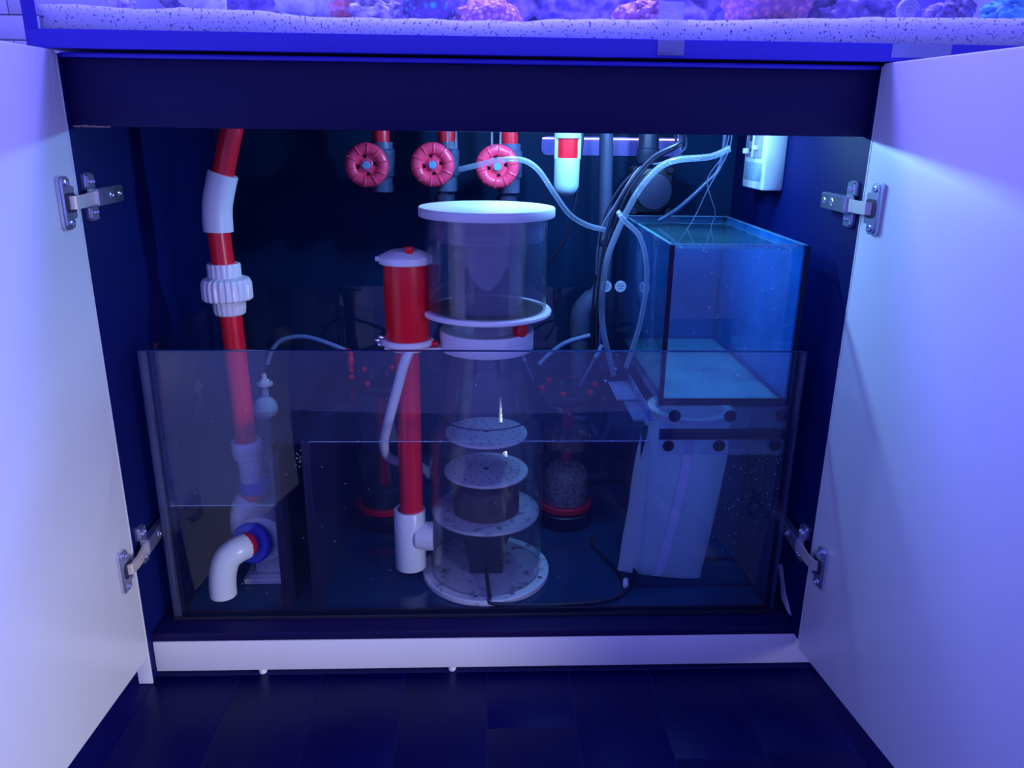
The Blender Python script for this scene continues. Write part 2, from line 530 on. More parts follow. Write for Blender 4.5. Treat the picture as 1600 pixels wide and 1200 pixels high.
# ================================================================== SETTING
fl = wbox('floor', (-2.6, -3.2, -0.03), (2.6, 0.66, -0.0008), 'grout')
fl['kind'] = 'structure'
PW = 0.1415
k0 = -7
for k in range(k0, 9):
    x0 = 0.0145 + PW * k
    joint = {0: -0.117, 2: -0.187}.get(k, -0.117 - ((k * 0.37) % 1.0) * 0.55)
    ys = [0.02, joint] if joint < -0.03 else [joint]
    y = joint - 0.62
    while y > -1.25:
        ys.append(y); y -= 0.62
    ys.append(-1.3)
    for a, b in zip(ys[:-1], ys[1:]):
        if a - b < 0.03:
            continue
        wbox('plank', (x0 + 0.0007, b + 0.0007, -0.02), (x0 + PW - 0.0007, a - 0.0007, 0.0), 'plank', fl, 0.0004)
wl = wbox('wall_back', (-2.6, 0.662, -0.03), (2.6, 0.72, 2.4), 'wall_joint')
wl['kind'] = 'structure'
for i in range(16):
    z0 = 1.0605 + 0.0472 * (i - 10)
    for j in range(4):
        x0 = -1.75 + j * 0.32 + (0.16 if i % 2 else 0)
        wbox('tile', (x0 + 0.0012, 0.65, z0 + 0.0012), (x0 + 0.3188, 0.664, z0 + 0.0460), 'wall_tile', wl, 0.001)

# ================================================================== CABINET
H = 0.55
cab = thing('aquarium_cabinet', 'white and black aquarium cabinet with both doors swung open below the display tank', 'cabinet', (0, 0.3, 0))
for s in (-1, 1):
    zb = 0.001 if s < 0 else 0.0705
    sp = wbox('side_panel', (min(s * H, s * 0.572), 0.003, zb), (max(s * H, s * 0.572), 0.62, 0.989), 'black_board', cab, 0.0006)
    wbox('front_edging', (min(s * H, s * 0.573), 0.0, zb), (max(s * H, s * 0.573), 0.003, 0.989), 'white_edge', sp, 0.0006, label='white front edging strip')
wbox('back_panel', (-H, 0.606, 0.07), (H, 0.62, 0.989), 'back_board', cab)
wbox('top_panel', (-H, 0.02, 0.972), (H, 0.606, 0.989), 'black_board', cab)
wbox('base_board', (-H, 0.019, 0.0705), (H, 0.606, 0.0855), 'black_rail', cab, 0.0015)
rail = B()
box(rail, (-H, 0.012, 0.897), (H, 0.03, 0.984), 0.0015)
rail = obj('front_rail', rail, 'black_rail', cab)
wbox('rail_lit_edge', (-H, 0.006, 0.984), (H, 0.03, 0.9905), 'trim_glow_blue', rail, 0.002, label='glossy top edge with blue lit highlight painted in')  # lit highlight on the rail top, painted as a blue strip
cb = B()
n = 26
for i in range(n):
    x = -0.548 + i * 0.0019
    h = 0.0006 + 0.0022 * abs(noise.noise(Vector((i * 0.7, 3, 1)))) + (0.001 if i < 14 else 0)
    box(cb, (x, 0.0115, 0.8965), (x + 0.00195, 0.016, 0.8972 + h))
obj('chipped_edge', cb, 'raw_chip', rail, label='chipped raw wood edge')
pl = wbox('plinth', (-H + 0.0008, 0.018, 0.0115), (0.95, 0.036, 0.0700), 'white_edge', cab, 0.0012, label='white kick board')
for x in (-0.3727, -0.0461):
    wlathe('foot', [(0.0062, 0.0), (0.0072, 0.002), (0.0072, 0.0115)], (x, 0.027, 0.0006), 'white_plastic', pl, seg=20)
bay = wbox('side_bay', (0.5745, 0.003, 0.0705), (0.95, 0.62, 0.989), 'white_paint', cab, 0.002, label='closed white right bay')
# pale irregular patch on the right inner wall
pb = B()
pts = [(0.118, 0.148), (0.098, 0.121), (0.088, 0.098), (0.052, 0.0905), (0.040, 0.0935), (0.052, 0.103), (0.075, 0.118), (0.090, 0.138), (0.104, 0.158)]
lo_ = [pb.verts.new((0.5499, y, z)) for y, z in pts]
hi_ = [pb.verts.new((0.5488, y, z)) for y, z in pts]
pb.faces.new(lo_); pb.faces.new(hi_[::-1])
for i in range(len(pts)):
    j = (i + 1) % len(pts)
    pb.faces.new((lo_[i], lo_[j], hi_[j], hi_[i]))
obj('irregular_patch', pb, 'patch_pale', cab, label='pale irregular patch')

DOOR_A = {-1: 0.0575, 1: 0.1210}


def door_mat(s):
    """local frame of a door: x along the door from the hinge, y outwards from its inner face, z up"""
    a = DOOR_A[s]
    mt = Matrix.Identity(4)
    ax = Vector((s * math.sin(a), -math.cos(a), 0))
    ay = Vector((s * math.cos(a), math.sin(a), 0))
    for i in range(3):
        mt[i][0], mt[i][1], mt[i][2] = ax[i], ay[i], (0, 0, 1)[i]
    mt.translation = Vector((s * H, -0.0012, 0))
    return mt


for s in (-1, 1):
    b = B()
    box(b, (0.0, 0.0, 0.0564), (0.535, 0.018, 0.9925), 0.0022, 3, mat=door_mat(s))
    obj('door', b, 'white_paint', cab, label=('left' if s < 0 else 'right') + ' white cabinet door')


def rounded_plate(bm, cx, cz, w, h, t, r, to_world, seg=5, mi=0, hole=None):
    pts = []
    for qx, qz, a0 in ((1, 1, 0), (-1, 1, 90), (-1, -1, 180), (1, -1, 270)):
        for k in range(seg + 1):
            a = R(a0 + 90 * k / seg)
            pts.append((cx + qx * (w / 2 - r) + r * math.cos(a), cz + qz * (h / 2 - r) + r * math.sin(a)))
    b2 = bmesh.new()
    v0 = [b2.verts.new(to_world(x, 0, z)) for x, z in pts]
    v1 = [b2.verts.new(to_world(x, t, z)) for x, z in pts]
    b2.faces.new(v0); b2.faces.new(v1[::-1])
    for i in range(len(pts)):
        j = (i + 1) % len(pts)
        b2.faces.new((v0[i], v0[j], v1[j], v1[i]))
    join(bm, b2, mi)


def hinge(s, zc, arm_z):
    """concealed cupboard hinge: plates on the carcass wall and on the door, joined by an arm"""
    dm = door_mat(s)
    hg = None
    W = lambda u, t, z: Vector((s * (H - t), u, z))          # carcass wall: u depth, t out of the wall
    D = lambda u, t, z: dm @ Vector((u, -t, z))               # door face: u along, t out of the face
    b = B()
    # channel shaped arm on the carcass wall
    for (u0, u1, t0, t1, zh) in ((0.016, 0.106, 0.005, 0.0185, 0.0118),):
        pts = [(u0, t0), (u1, t0), (u1, t1 - 0.003), (u1 - 0.004, t1 - 0.001), (u0 + 0.05, t1), (u0, t1 + 0.002)]
        lo = [b.verts.new(W(u, t, arm_z - zh)) for u, t in pts]
        hi = [b.verts.new(W(u, t, arm_z + zh)) for u, t in pts]
        b.faces.new(lo); b.faces.new(hi[::-1])
        for i in range(len(pts)):
            j = (i + 1) % len(pts)
            b.faces.new((lo[i], lo[j], hi[j], hi[i]))
    bmesh.ops.recalc_face_normals(b, faces=b.faces)
    bmesh.ops.bevel(b, geom=b.edges[:], offset=0.0012, segments=2, affect='EDGES')
    hg = obj('hinge', b, 'nickel', cab, label='%s %s nickel hinge' % ('upper' if zc > 0.5 else 'lower', 'left' if s < 0 else 'right'))
    b = B()
    for dz in (0.0210, -0.0210):
        rounded_plate(b, 0.0265, arm_z + dz, 0.023, 0.024, 0.0045, 0.004, W)
        rounded_plate(b, 0.0265, arm_z + dz, 0.020, 0.021, 0.0085, 0.004, W)
    obj('mounting_plate', b, 'nickel', hg)
    ax = (-s, 0, 0)
    for u, t, z, r in ((0.060, 0.0180, arm_z, 0.0062), (0.090, 0.0165, arm_z, 0.0046), (0.0225, 0.0085, arm_z + 0.0210, 0.0034), (0.0305, 0.0085, arm_z + 0.0210, 0.0034), (0.0225, 0.0085, arm_z - 0.0210, 0.0034), (0.0305, 0.0085, arm_z - 0.0210, 0.0034)):
        b = B()
        ringlathe(b, [(r, 0), (r, 0.0016), (r * 0.78, 0.0022), (r * 0.55, 0.0006)], W(u, t, z), axis=ax, seg=16)
        lathe(b, [(r * 0.56, 0.0002), (r * 0.50, 0.0010)], W(u, t, z), axis=ax, seg=8)
        obj('screw', b, 'nickel', hg)
    # cup plate screwed to the door
    b = B()
    rounded_plate(b, 0.0365, zc, 0.024, 0.070, 0.0045, 0.006, D)
    rounded_plate(b, 0.0340, zc, 0.018, 0.066, 0.0062, 0.005, D)
    # wings toward the hinge side around the cup
    rounded_plate(b, 0.0230, zc + 0.0150, 0.016, 0.013, 0.0050, 0.004, D)
    rounded_plate(b, 0.0230, zc - 0.0150, 0.016, 0.013, 0.0050, 0.004, D)
    cp = obj('cup_plate', b, 'nickel', hg)
    b = B()
    rounded_plate(b, 0.0290, zc, 0.026, 0.026, 0.0068, 0.007, D)
    obj('cup', b, 'dark_cup', hg, label='dark cup recess')
    nrm = (dm.to_3x3() @ Vector((0, -1, 0)))
    for dz in (0.0265, -0.0265):
        b = B()
        ringlathe(b, [(0.0044, 0), (0.0044, 0.0014), (0.0032, 0.0018), (0.0024, 0.0)], D(0.0345, 0.0062, zc + dz), axis=nrm, seg=16)
        lathe(b, [(0.0025, 0.0002), (0.0020, 0.0008)], D(0.0345, 0.0062, zc + dz), axis=nrm, seg=8)
        obj('screw', b, 'nickel', hg)
    # flat link between arm and cup
    b = B()
    p = [W(0.026, 0.0135, arm_z), W(0.010, 0.0150, arm_z * 0.7 + zc * 0.3), D(0.010, 0.0150, arm_z * 0.2 + zc * 0.8), D(0.0270, 0.0130, zc), D(0.0330, 0.0060, zc)]
    hw = 0.0088
    th = Vector((s * 0.0040, 0, 0))
    rows = [(b.verts.new(q + Vector((0, 0, -hw))), b.verts.new(q + Vector((0, 0, hw))), b.verts.new(q + th + Vector((0, 0, hw))), b.verts.new(q + th + Vector((0, 0, -hw)))) for q in p]
    for r0, r1 in zip(rows[:-1], rows[1:]):
        for k in range(4):
            b.faces.new((r0[k], r0[(k + 1) % 4], r1[(k + 1) % 4], r1[k]))
    b.faces.new(rows[0]); b.faces.new(rows[-1][::-1])
    obj('link', b, 'satin_nickel', hg, label='satin flat hinge link')


hinge(1, 0.802, 0.803); hinge(-1, 0.800, 0.803)
hinge(1, 0.236, 0.245); hinge(-1, 0.240, 0.252)

# ================================================================== SUMP
SX, SY0, SY1, SZ0, SZ1 = 0.525, 0.060, 0.600, 0.0865, 0.568
sump = thing('sump_tank', 'long clear glass sump filling the bottom of the open cabinet', 'tank', (0, 0.33, 0.0858))
T = 0.008
wbox('front_pane', (-SX, SY0, SZ0 + 0.003), (SX, SY0 + T, SZ1), 'front_glass', sump, 0.0008)
wbox('back_pane', (-SX, SY1 - T, SZ0 + 0.003), (SX, SY1, SZ1), 'glass_clear', sump, 0.0008)
wbox('left_pane', (-SX, SY0 + T, SZ0 + 0.003), (-SX + T, SY1 - T, SZ1), 'glass_clear', sump, 0.0008)
wbox('right_pane', (SX - T, SY0 + T, SZ0 + 0.003), (SX, SY1 - T, SZ1), 'glass_clear', sump, 0.0008)
wbox('floor_pane', (-SX, SY0, SZ0), (SX, SY1, SZ0 + 0.003), 'sump_floor', sump, label='blue tinted glass bottom')
wbox('top_edge', (-SX, SY0 - 0.0003, SZ1), (SX, SY0 + T, SZ1 + 0.0011), 'edge_dark', sump, 0.0003, label='dark polished top edge of front glass')
wbox('edge_strip', (-SX - 0.0006, SY0 - 0.0012, SZ0 + 0.004), (-SX + 0.0135, SY0 - 0.0002, SZ1), 'edge_haze', sump, 0.0004, label='greyish left glass edge')
wbox('edge_strip', (SX - 0.0080, SY0 - 0.0012, SZ0 + 0.004), (SX + 0.0006, SY0 - 0.0002, SZ1), 'glass', sump, 0.0004, label='greyish right glass edge')
wbox('base_strip', (-SX - 0.001, SY0 - 0.0035, 0.0858), (SX + 0.001, SY0 - 0.0005, 0.0925), 'black_rubber', sump, 0.001, label='black strip along the bottom edge')
seam = B()
for s in (-1, 1):
    x = s * (SX - T - 0.003)
    for y in (SY0 + T + 0.003, SY1 - T - 0.003):
        box(seam, (x - 0.003, y - 0.003, 0.09), (x + 0.003, y + 0.003, SZ1 - 0.001))
    box(seam, (x - 0.003, SY0 + T, 0.0896), (x + 0.003, SY1 - T, 0.0950))
for y in (SY0 + T + 0.003, SY1 - T - 0.003):
    box(seam, (-SX + T, y - 0.003, 0.0896), (SX - T, y + 0.003, 0.0945))
obj('silicone_seam', seam, 'silicone', sump, label='black silicone along the glass joints')
for x0, x1, zt in ((-0.3405, -0.3275, 0.400), (-0.2885, -0.2755, 0.414)):
    wbox('baffle', (x0, SY0 + T, 0.0896), (x1, SY1 - T, zt), 'baffle', sump, 0.001, label='black upright partition')
wbox('baffle', (0.2875, 0.145, 0.0896), (0.2935, SY1 - T, 0.412), 'glass_clear', sump, 0.0006, label='clear partition beside the filter sock')
wbox('baffle', (0.2935, 0.237, 0.0896), (SX - T, 0.243, 0.395), 'ato_glass', sump, 0.0006, label='clear cross partition behind the filter sock')
seam2 = B()
box(seam2, (0.2935, 0.232, 0.0896), (0.512, 0.238, 0.0945))
box(seam2, (0.2935, 0.140, 0.0896), (0.512, 0.1455, 0.0935))
box(seam2, (0.508, 0.231, 0.0896), (0.5135, 0.2365, 0.40))
box(seam2, (0.508, 0.140, 0.0896), (0.5165, 0.146, 0.40))
box(seam2, (0.2860, 0.1405, 0.0896), (0.2950, 0.1455, 0.412))
obj('silicone_seam', seam2, 'silicone', sump, label='black silicone lines in the right chamber')
# rim of salt and droplets on the inside of the front glass and on the sock chamber
sp = B()


def speck(bm, c, r):
    b2 = bmesh.new()
    bmesh.ops.create_icosphere(b2, subdivisions=1, radius=r)
    bmesh.ops.translate(b2, vec=c, verts=b2.verts)
    join(bm, b2)


rs = random.Random(3)
for i in range(70):
    speck(sp, (0.40 + 0.11 * rs.random() ** 0.8, SY0 + T + 0.0005, 0.20 + 0.19 * rs.random() ** 0.6), 0.0004 + 0.0006 * rs.random())
for i in range(60):
    speck(sp, (-0.5 + 0.75 * rs.random(), SY0 + T + 0.0005, 0.12 + 0.44 * rs.random()), 0.0003 + 0.0006 * rs.random())
for i in range(26):
    speck(sp, (-0.27 + 0.52 * rs.random(), SY0 + T + 0.0005, 0.4135 + 0.001 * rs.random()), 0.0004 + 0.0005 * rs.random())
for i in range(12):
    speck(sp, (-0.30 + 0.012 * rs.random(), SY0 + T + 0.0005, 0.40 - 0.04 * rs.random()), 0.0008)
obj('salt_specks', sp, 'salt', sump, kind='stuff', label='tiny white salt specks on the glass')


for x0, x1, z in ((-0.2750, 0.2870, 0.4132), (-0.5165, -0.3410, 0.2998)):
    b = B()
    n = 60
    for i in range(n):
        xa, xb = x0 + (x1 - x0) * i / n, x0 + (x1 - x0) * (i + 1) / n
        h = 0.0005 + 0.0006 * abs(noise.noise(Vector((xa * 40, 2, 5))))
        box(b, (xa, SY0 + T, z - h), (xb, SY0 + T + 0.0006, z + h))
    obj('water_line', b, 'meniscus_glint', sump, label='thin painted meniscus glint on the front glass')


def water(name, x0, x1, y0, y1, z0, z1, label, wall='water_wall'):
    """surface with ripples plus the clear body below it"""
    b = B()
    v = [b.verts.new(p) for p in ((x0, y0, z1), (x1, y0, z1), (x1, y1, z1), (x0, y1, z1), (x0, y0, z0), (x1, y0, z0), (x1, y1, z0), (x0, y1, z0))]
    for q, mi in (((0, 1, 2, 3), 0), ((0, 4, 5, 1), 1), ((1, 5, 6, 2), 1), ((2, 6, 7, 3), 1), ((3, 7, 4, 0), 1), ((4, 7, 6, 5), 1)):
        b.faces.new([v[i] for i in q]).material_index = mi
    # bright meniscus where the surface meets the front glass
    o = obj(name, b, ['water', wall], None, kind='stuff')
    o['label'] = label
    return o


E_ = 0.0007
water('sump_water', -0.2755 + E_, 0.2875 - E_, SY0 + T + E_, SY1 - T - E_, 0.0900, 0.4130, 'clear water in the middle sump chamber around the skimmer')
water('sump_water', -SX + T + E_, -0.3405 - E_, SY0 + T + E_, SY1 - T - E_, 0.0900, 0.2996, 'clear shallow water in the left return pump chamber')
water('sump_water', 0.2935 + E_, SX - T - E_, SY0 + T + E_, 0.237 - E_, 0.0900, 0.3860, 'clear water in the right chamber around the filter sock', 'water_teal')

# ================================================================== FILTER SOCK AND HOLDER
hold = thing('sock_holder', 'clear sock holder strip with black round dots under the reservoir', 'filter holder', (0.41, 0.09, 0.386))
wbox('front_strip', (0.2985, 0.0720, 0.386), (0.5160, 0.0765, 0.4715), 'acrylic_strip', hold, 0.0008)
wbox('band', (0.2990, 0.0695, 0.4145), (0.5165, 0.0720, 0.4340), 'silicone', hold, 0.0006, label='black band across the strip')
b = B()
ringlathe(b, [(0.076, 0.0), (0.076, 0.006), (0.058, 0.006), (0.058, 0.0)], (0.370, 0.158, 0.4365), seg=48)
obj('ring_plate', b, 'acrylic_frost', hold, label='pale ring that carries the sock')
for x, z, r in ((0.3225, 0.4560, 0.0103), (0.4150, 0.4560, 0.0103), (0.5000, 0.4575, 0.0103), (0.3160, 0.4030, 0.0098), (0.4010, 0.4030, 0.0103), (0.4960, 0.4030, 0.0098)):  # lower row repeats the upper dots below the band
    wlathe('pad', [(r, 0.0), (r, 0.0016), (r * 0.9, 0.0024)], (x, 0.0720, z), 'black_rubber', hold, axis=(0, -1, 0), seg=28, label='black round dot')
b = B()
box(b, (0.2600, 0.1000, 0.4360), (0.2960, 0.1950, 0.4390), 0.0008)
box(b, (0.2480, 0.1960, 0.4390), (0.2860, 0.3050, 0.4420), 0.0008)
box(b, (0.2860, 0.1000, 0.4390), (0.2900, 0.3050, 0.4560), 0.0008)
obj('side_ledge', b, 'acrylic_blue', hold, label='bluish acrylic side ledge')

sock = thing('filter_sock', 'white felt filter sock hanging in the right sump chamber', 'filter sock', (0.355, 0.165, 0.095))


def sock_bm():
    b = B()
    seg, n = 40, 22
    rings = []
    for k in range(n + 1):
        t = k / n
        z = 0.432 - t * (0.432 - 0.108)
        cx = 0.370 - 0.030 * t ** 1.1
        rx = 0.072 + 0.010 * min(1, t * 4) - 0.002 * t
        ry = 0.060 * (1 - t) ** 0.6 + 0.012
        ry = min(ry, 0.060)
        ring = []
        for i in range(seg):
            a = 2 * math.pi * i / seg
            w = 1 + 0.02 * noise.noise(Vector((math.cos(a) * 2, math.sin(a) * 2, z * 14)))
            dz = 0
            if k == n:
                dz = -0.010 * math.cos(a) * 0.9
            ring.append(b.verts.new((cx + rx * math.cos(a) * w, 0.158 + ry * math.sin(a) * w, z + dz)))
        rings.append(ring)
    for k in range(n):
        for i in range(seg):
            j = (i + 1) % seg
            b.faces.new((rings[k][i], rings[k][j], rings[k + 1][j], rings[k + 1][i]))
    b.faces.new(rings[-1][::-1])
    return b


obj('sock_body', sock_bm(), 'mesh_cloth', sock, sharp=60)
b = B()
ringlathe(b, [(0.0725, 0.0), (0.0725, 0.010), (0.060, 0.010), (0.060, 0.0)], (0.370, 0.158, 0.4320), seg=40)
obj('collar', b, 'white_plastic', sock, label='white plastic collar')
b = B()
for k in range(14):
    t0, t1 = k / 14, (k + 1) / 14
    zz = lambda t: 0.415 - t * 0.300
    def P(t, dx):
        z = zz(t); tt = (0.432 - z) / 0.324
        cx = 0.370 - 0.030 * tt ** 1.1
        ry = min(0.060, 0.060 * (1 - tt) ** 0.6 + 0.012)
        return Vector((cx - 0.008 + dx, 0.158 - ry * 1.02 - 0.0012, z))
    q = [b.verts.new(P(t0, -0.008)), b.verts.new(P(t0, 0.008)), b.verts.new(P(t1, 0.008)), b.verts.new(P(t1, -0.008))]
    q2 = [b.verts.new(v.co + Vector((0, 0.0025, 0))) for v in q]
    b.faces.new(q); b.faces.new(q2[::-1])
    for i in range(4):
        j = (i + 1) % 4
        b.faces.new((q[i], q[j], q2[j], q2[i]))
obj('seam', b, 'seam_cloth', sock, label='paler sewn seam strip')

# ================================================================== TOP-UP RESERVOIR
AX0, AX1, AY0, AY1, AZ0, AZ1 = 0.296, 0.512, 0.080, 0.500, 0.4725, 0.7345
ato = thing('top_up_reservoir', 'rectangular glass water reservoir on the right above the filter sock', 'tank', (0.404, 0.29, AZ0))
t = 0.005
wbox('front_pane', (AX0, AY0, AZ0), (AX1, AY0 + t, AZ1), 'ato_glass', ato, 0.0006)
wbox('back_pane', (AX0, AY1 - t, AZ0), (AX1, AY1, AZ1), 'ato_glass', ato, 0.0006)
wbox('left_pane', (AX0, AY0 + t, AZ0), (AX0 + t, AY1 - t, AZ1), 'ato_glass', ato, 0.0006)
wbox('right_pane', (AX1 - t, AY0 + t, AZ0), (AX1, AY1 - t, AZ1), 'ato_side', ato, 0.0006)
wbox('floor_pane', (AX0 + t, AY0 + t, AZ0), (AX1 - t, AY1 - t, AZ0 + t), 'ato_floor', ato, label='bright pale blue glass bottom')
b = B()
box(b, (AX0 - 0.0005, AY0 - 0.0014, AZ0 - 0.0005), (AX1 + 0.004, AY0, AZ0 + 0.0115))
box(b, (AX0 - 0.0005, AY0 - 0.0014, AZ0), (AX0 + 0.0075, AY0, AZ1 - 0.001))
box(b, (AX1 - 0.004, AY0 - 0.0014, AZ0), (AX1 + 0.004, AY0, AZ1 - 0.001))
for x in (AX0 + t + 0.0025, AX1 - t - 0.0025):
    box(b, (x - 0.0025, AY0 + t, AZ0 + t), (x + 0.0025, AY1 - t, AZ0 + t + 0.004))
    box(b, (x - 0.0025, AY1 - t - 0.005, AZ0 + t), (x + 0.0025, AY1 - t, AZ1 - 0.002))
box(b, (AX0 + t, AY1 - t - 0.005, AZ0 + t), (AX1 - t, AY1 - t, AZ0 + t + 0.004))
obj('silicone_frame', b, 'silicone', ato, label='black silicone at the edges')
b = B()
for lo, hi in (((AX0 - .0004, AY0 - .0004, AZ1), (AX1 + .0004, AY0 + t, AZ1 + .0012)), ((AX0 - .0004, AY1 - t, AZ1), (AX1 + .0004, AY1, AZ1 + .0012)),
               ((AX0 - .0004, AY0 + t, AZ1), (AX0 + t, AY1 - t, AZ1 + .0012)), ((AX1 - t, AY0 + t, AZ1), (AX1 + .0004, AY1 - t, AZ1 + .0012))):
    box(b, lo, hi)
obj('polished_rim', b, 'glass_edge', ato, label='blue green polished top edges')
b = B()
zt = 0.728
v = [b.verts.new(p) for p in ((AX0 + t, AY0 + t, zt), (AX1 - t, AY0 + t, zt), (AX1 - t, AY1 - t, zt), (AX0 + t, AY1 - t, zt))]
b.faces.new(v)
obj('water_surface', b, 'ato_water', ato, label='pale cyan water surface near the brim')
b = B()
for i in range(60):
    speck(b, (AX0 + 0.012 + 0.19 * rs.random(), AY0 - 0.0002, AZ0 + 0.03 + 0.22 * rs.random()), 0.0003 + 0.0006 * rs.random())
for i in range(40):
    speck(b, (AX0 + 0.012 + 0.19 * rs.random(), AY0 - 0.0002, AZ1 - 0.001 - 0.012 * rs.random() ** 2), 0.0003 + 0.0006 * rs.random())
for i in range(26):
    speck(b, (AX0 + 0.05 + 0.13 * rs.random(), AY0 + 0.05 + 0.12 * rs.random(), AZ0 + t + 0.001), 0.0006 + 0.0012 * rs.random())
obj('droplets', b, 'salt', ato, kind='stuff', label='small bright droplets on the glass')

# ================================================================== PROTEIN SKIMMER
CX, CY = 0.0140, 0.200
sk = thing('protein_skimmer', 'tall clear acrylic protein skimmer with white lid and red silencer pipe', 'skimmer', (CX, CY, 0.0900))
O = (CX, CY, 0.0)
wlathe('base_plate', [(0.1195, 0.0905), (0.1205, 0.092), (0.1205, 0.1010), (0.1190, 0.1022)], O, 'dirty_white', sk, seg=72)
for a in (-100, -65, -25, -140, 160, 40, 100):
    x, y = CX + 0.111 * math.cos(R(a)), CY + 0.111 * math.sin(R(a))
    wlathe('screw', [(0.0042, 0.1022), (0.0042, 0.1045), (0.003, 0.1055)], (x, y, 0), 'nickel', sk, seg=14)
b = B()
ringlathe(b, [(0.1040, 0.1022), (0.1040, 0.350), (0.1025, 0.368), (0.0970, 0.388), (0.0860, 0.407), (0.0790, 0.425), (0.0725, 0.460), (0.0675, 0.500), (0.0650, 0.537),
              (0.0620, 0.537), (0.0645, 0.500), (0.0695, 0.460), (0.0760, 0.425), (0.0832, 0.405), (0.0942, 0.386), (0.0996, 0.366), (0.1010, 0.350), (0.1010, 0.1022)], O, seg=72)
obj('body', b, 'acrylic_body', sk)
b = B()
ringlathe(b, [(0.0835, 0.4125), (0.0835, 0.4140), (0.0815, 0.4140), (0.0815, 0.4125)], O, seg=64)
obj('level_ring', b, 'silicone', sk, label='dark ring at the water level')
for z, r, nm, mt_ in ((0.300, 0.0770, 'bubble_plate_and_image', 'white_plastic'), (0.374, 0.0740, 'bubble_plate_and_image', 'white_plastic'), (0.219, 0.0995, 'lower_plate', 'dirty_white')):  # upper bubble plate is added, standing for the lower one's refracted image
    bp = wlathe(nm, [(r - 0.001, z), (r, z + 0.001), (r, z + 0.0045), (r - 0.001, z + 0.0055)], O, mt_, sk, seg=56)
    if nm == 'bubble_plate_and_image':
        b = B()
        for q in range(4):
            for i in range(6 + 6 * q):
                if (i + q) % 3 == 0 and q < 3:
                    continue
                a = 2 * math.pi * i / (6 + 6 * q) + q
                rr = 0.018 + 0.0145 * q
                lathe(b, [(0.0017, 0), (0.0017, 0.0006)], (CX + rr * math.cos(a), CY + rr * math.sin(a), z + 0.0053), seg=8)
        lathe(b, [(0.0055, 0), (0.0055, 0.0007)], (CX, CY, z + 0.0053), seg=16)
        obj('holes', b, 'dark_cup', bp, label='dark drilled holes')
wlathe('inner_cone', [(0.0620, 0.2250), (0.0620, 0.255), (0.0560, 0.275), (0.0350, 0.288)], O, 'sludge', sk, seg=40, caps=(True, True), label='brown stained inner cone')
b = B()
lathe(b, [(0.028, 0.108), (0.036, 0.118), (0.040, 0.150), (0.046, 0.175), (0.044, 0.2185)], O, seg=36)
box(b, (CX - 0.032, CY - 0.030, 0.1022), (CX + 0.032, CY + 0.03, 0.118), 0.003)
obj('motor', b, 'pump_black', sk, label='dark pump motor inside the body')
b = B()
ringlathe(b, [(0.0805, 0.537), (0.0815, 0.5385), (0.0815, 0.5530), (0.0800, 0.5540), (0.0800, 0.5552), (0.0815, 0.5562), (0.0815, 0.5695), (0.0800, 0.5715), (0.0625, 0.5715), (0.0625, 0.537)], O, seg=64)
obj('collar', b, 'white_plastic', sk, label='white two-step collar')
b = B()
shell(b, 0.0630, 0.5715, 0.6000, 0.003, O)
obj('riser', b, 'acrylic', sk)
b = B()
ringlathe(b, [(0.1095, 0.5995), (0.1115, 0.6015), (0.1115, 0.6055), (0.1095, 0.6080), (0.0980, 0.6080), (0.0980, 0.5995)], O, seg=72)
obj('cup_ring', b, 'white_plastic', sk, label='white ring around the cup bottom')
b = B()
shell(b, 0.1025, 0.6080, 0.7635, 0.003, O, 72)
obj('collection_cup', b, 'acrylic', sk)
b = B()
ringlathe(b, [(0.0980, 0.5996), (0.0980, 0.6040), (0.0605, 0.6040), (0.0605, 0.5996)], O, seg=64)
obj('cup_floor', b, 'acrylic', sk)
b = B()
ringlathe(b, [(0.0975, 0.6042), (0.0975, 0.6078), (0.0612, 0.6068), (0.0612, 0.6042)], O, seg=64)
obj('skimmate', b, 'sludge', sk, label='dark liquid in the cup')
b = B()
shell(b, 0.0605, 0.6042, 0.7230, 0.003, O)
obj('neck', b, 'acrylic_frost', sk, label='smoky inner neck tube')
ld = B()
lathe(ld, [(0.1125, 0.7635), (0.1135, 0.765), (0.1135, 0.7770), (0.1125, 0.7785)], O, seg=80)
ld = obj('lid', ld, 'white_plastic', sk, label='white disc lid')
b = B()
shell(b, 0.0965, 0.7260, 0.7634, 0.003, O, 64)
obj('lid_skirt', b, 'acrylic_frost', ld, label='frosted inner skirt')
b = B()
lathe(b, [(0.0085, 0.0), (0.0125, 0.002), (0.0132, 0.009), (0.0115, 0.014), (0.006, 0.0155)], (CX + 0.052, CY - 0.0430, 0.5800), axis=(0.6, -0.8, 0.05), seg=28)
obj('drain_plug', b, 'red_plastic', sk, label='round red drain plug')
# silencer and outlet pipe
PX, PY = -0.1210, 0.182
b = B()
box(b, (-0.1600, PY - 0.016, 0.5390), (-0.0600, PY + 0.020, 0.5450), 0.002)
lathe(b, [(0.030, 0.5385), (0.030, 0.5455)], (PX, PY, 0), seg=28)
obj('bracket', b, 'white_plastic', sk, label='white arm from collar to silencer')
sl = wlathe('silencer', [(0.0370, 0.5560), (0.0375, 0.557), (0.0375, 0.6880), (0.0370, 0.6885)], (PX, PY, 0), 'red_plastic', sk, seg=56, label='red silencer cylinder')
b = B()
ringlathe(b, [(0.0425, 0.5475), (0.0450, 0.5500), (0.0450, 0.5560), (0.0425, 0.5585), (0.0300, 0.5585), (0.0300, 0.5475)], (PX, PY, 0), seg=56)
obj('silencer_ring', b, 'white_plastic', sl, label='white bottom ring')
lathe_lid = B()
lathe(lathe_lid, [(0.0430, 0.6870), (0.0445, 0.6885), (0.0445, 0.6985), (0.0430, 0.7000), (0.0270, 0.7075), (0.0240, 0.7085)], (PX, PY, 0), seg=48)
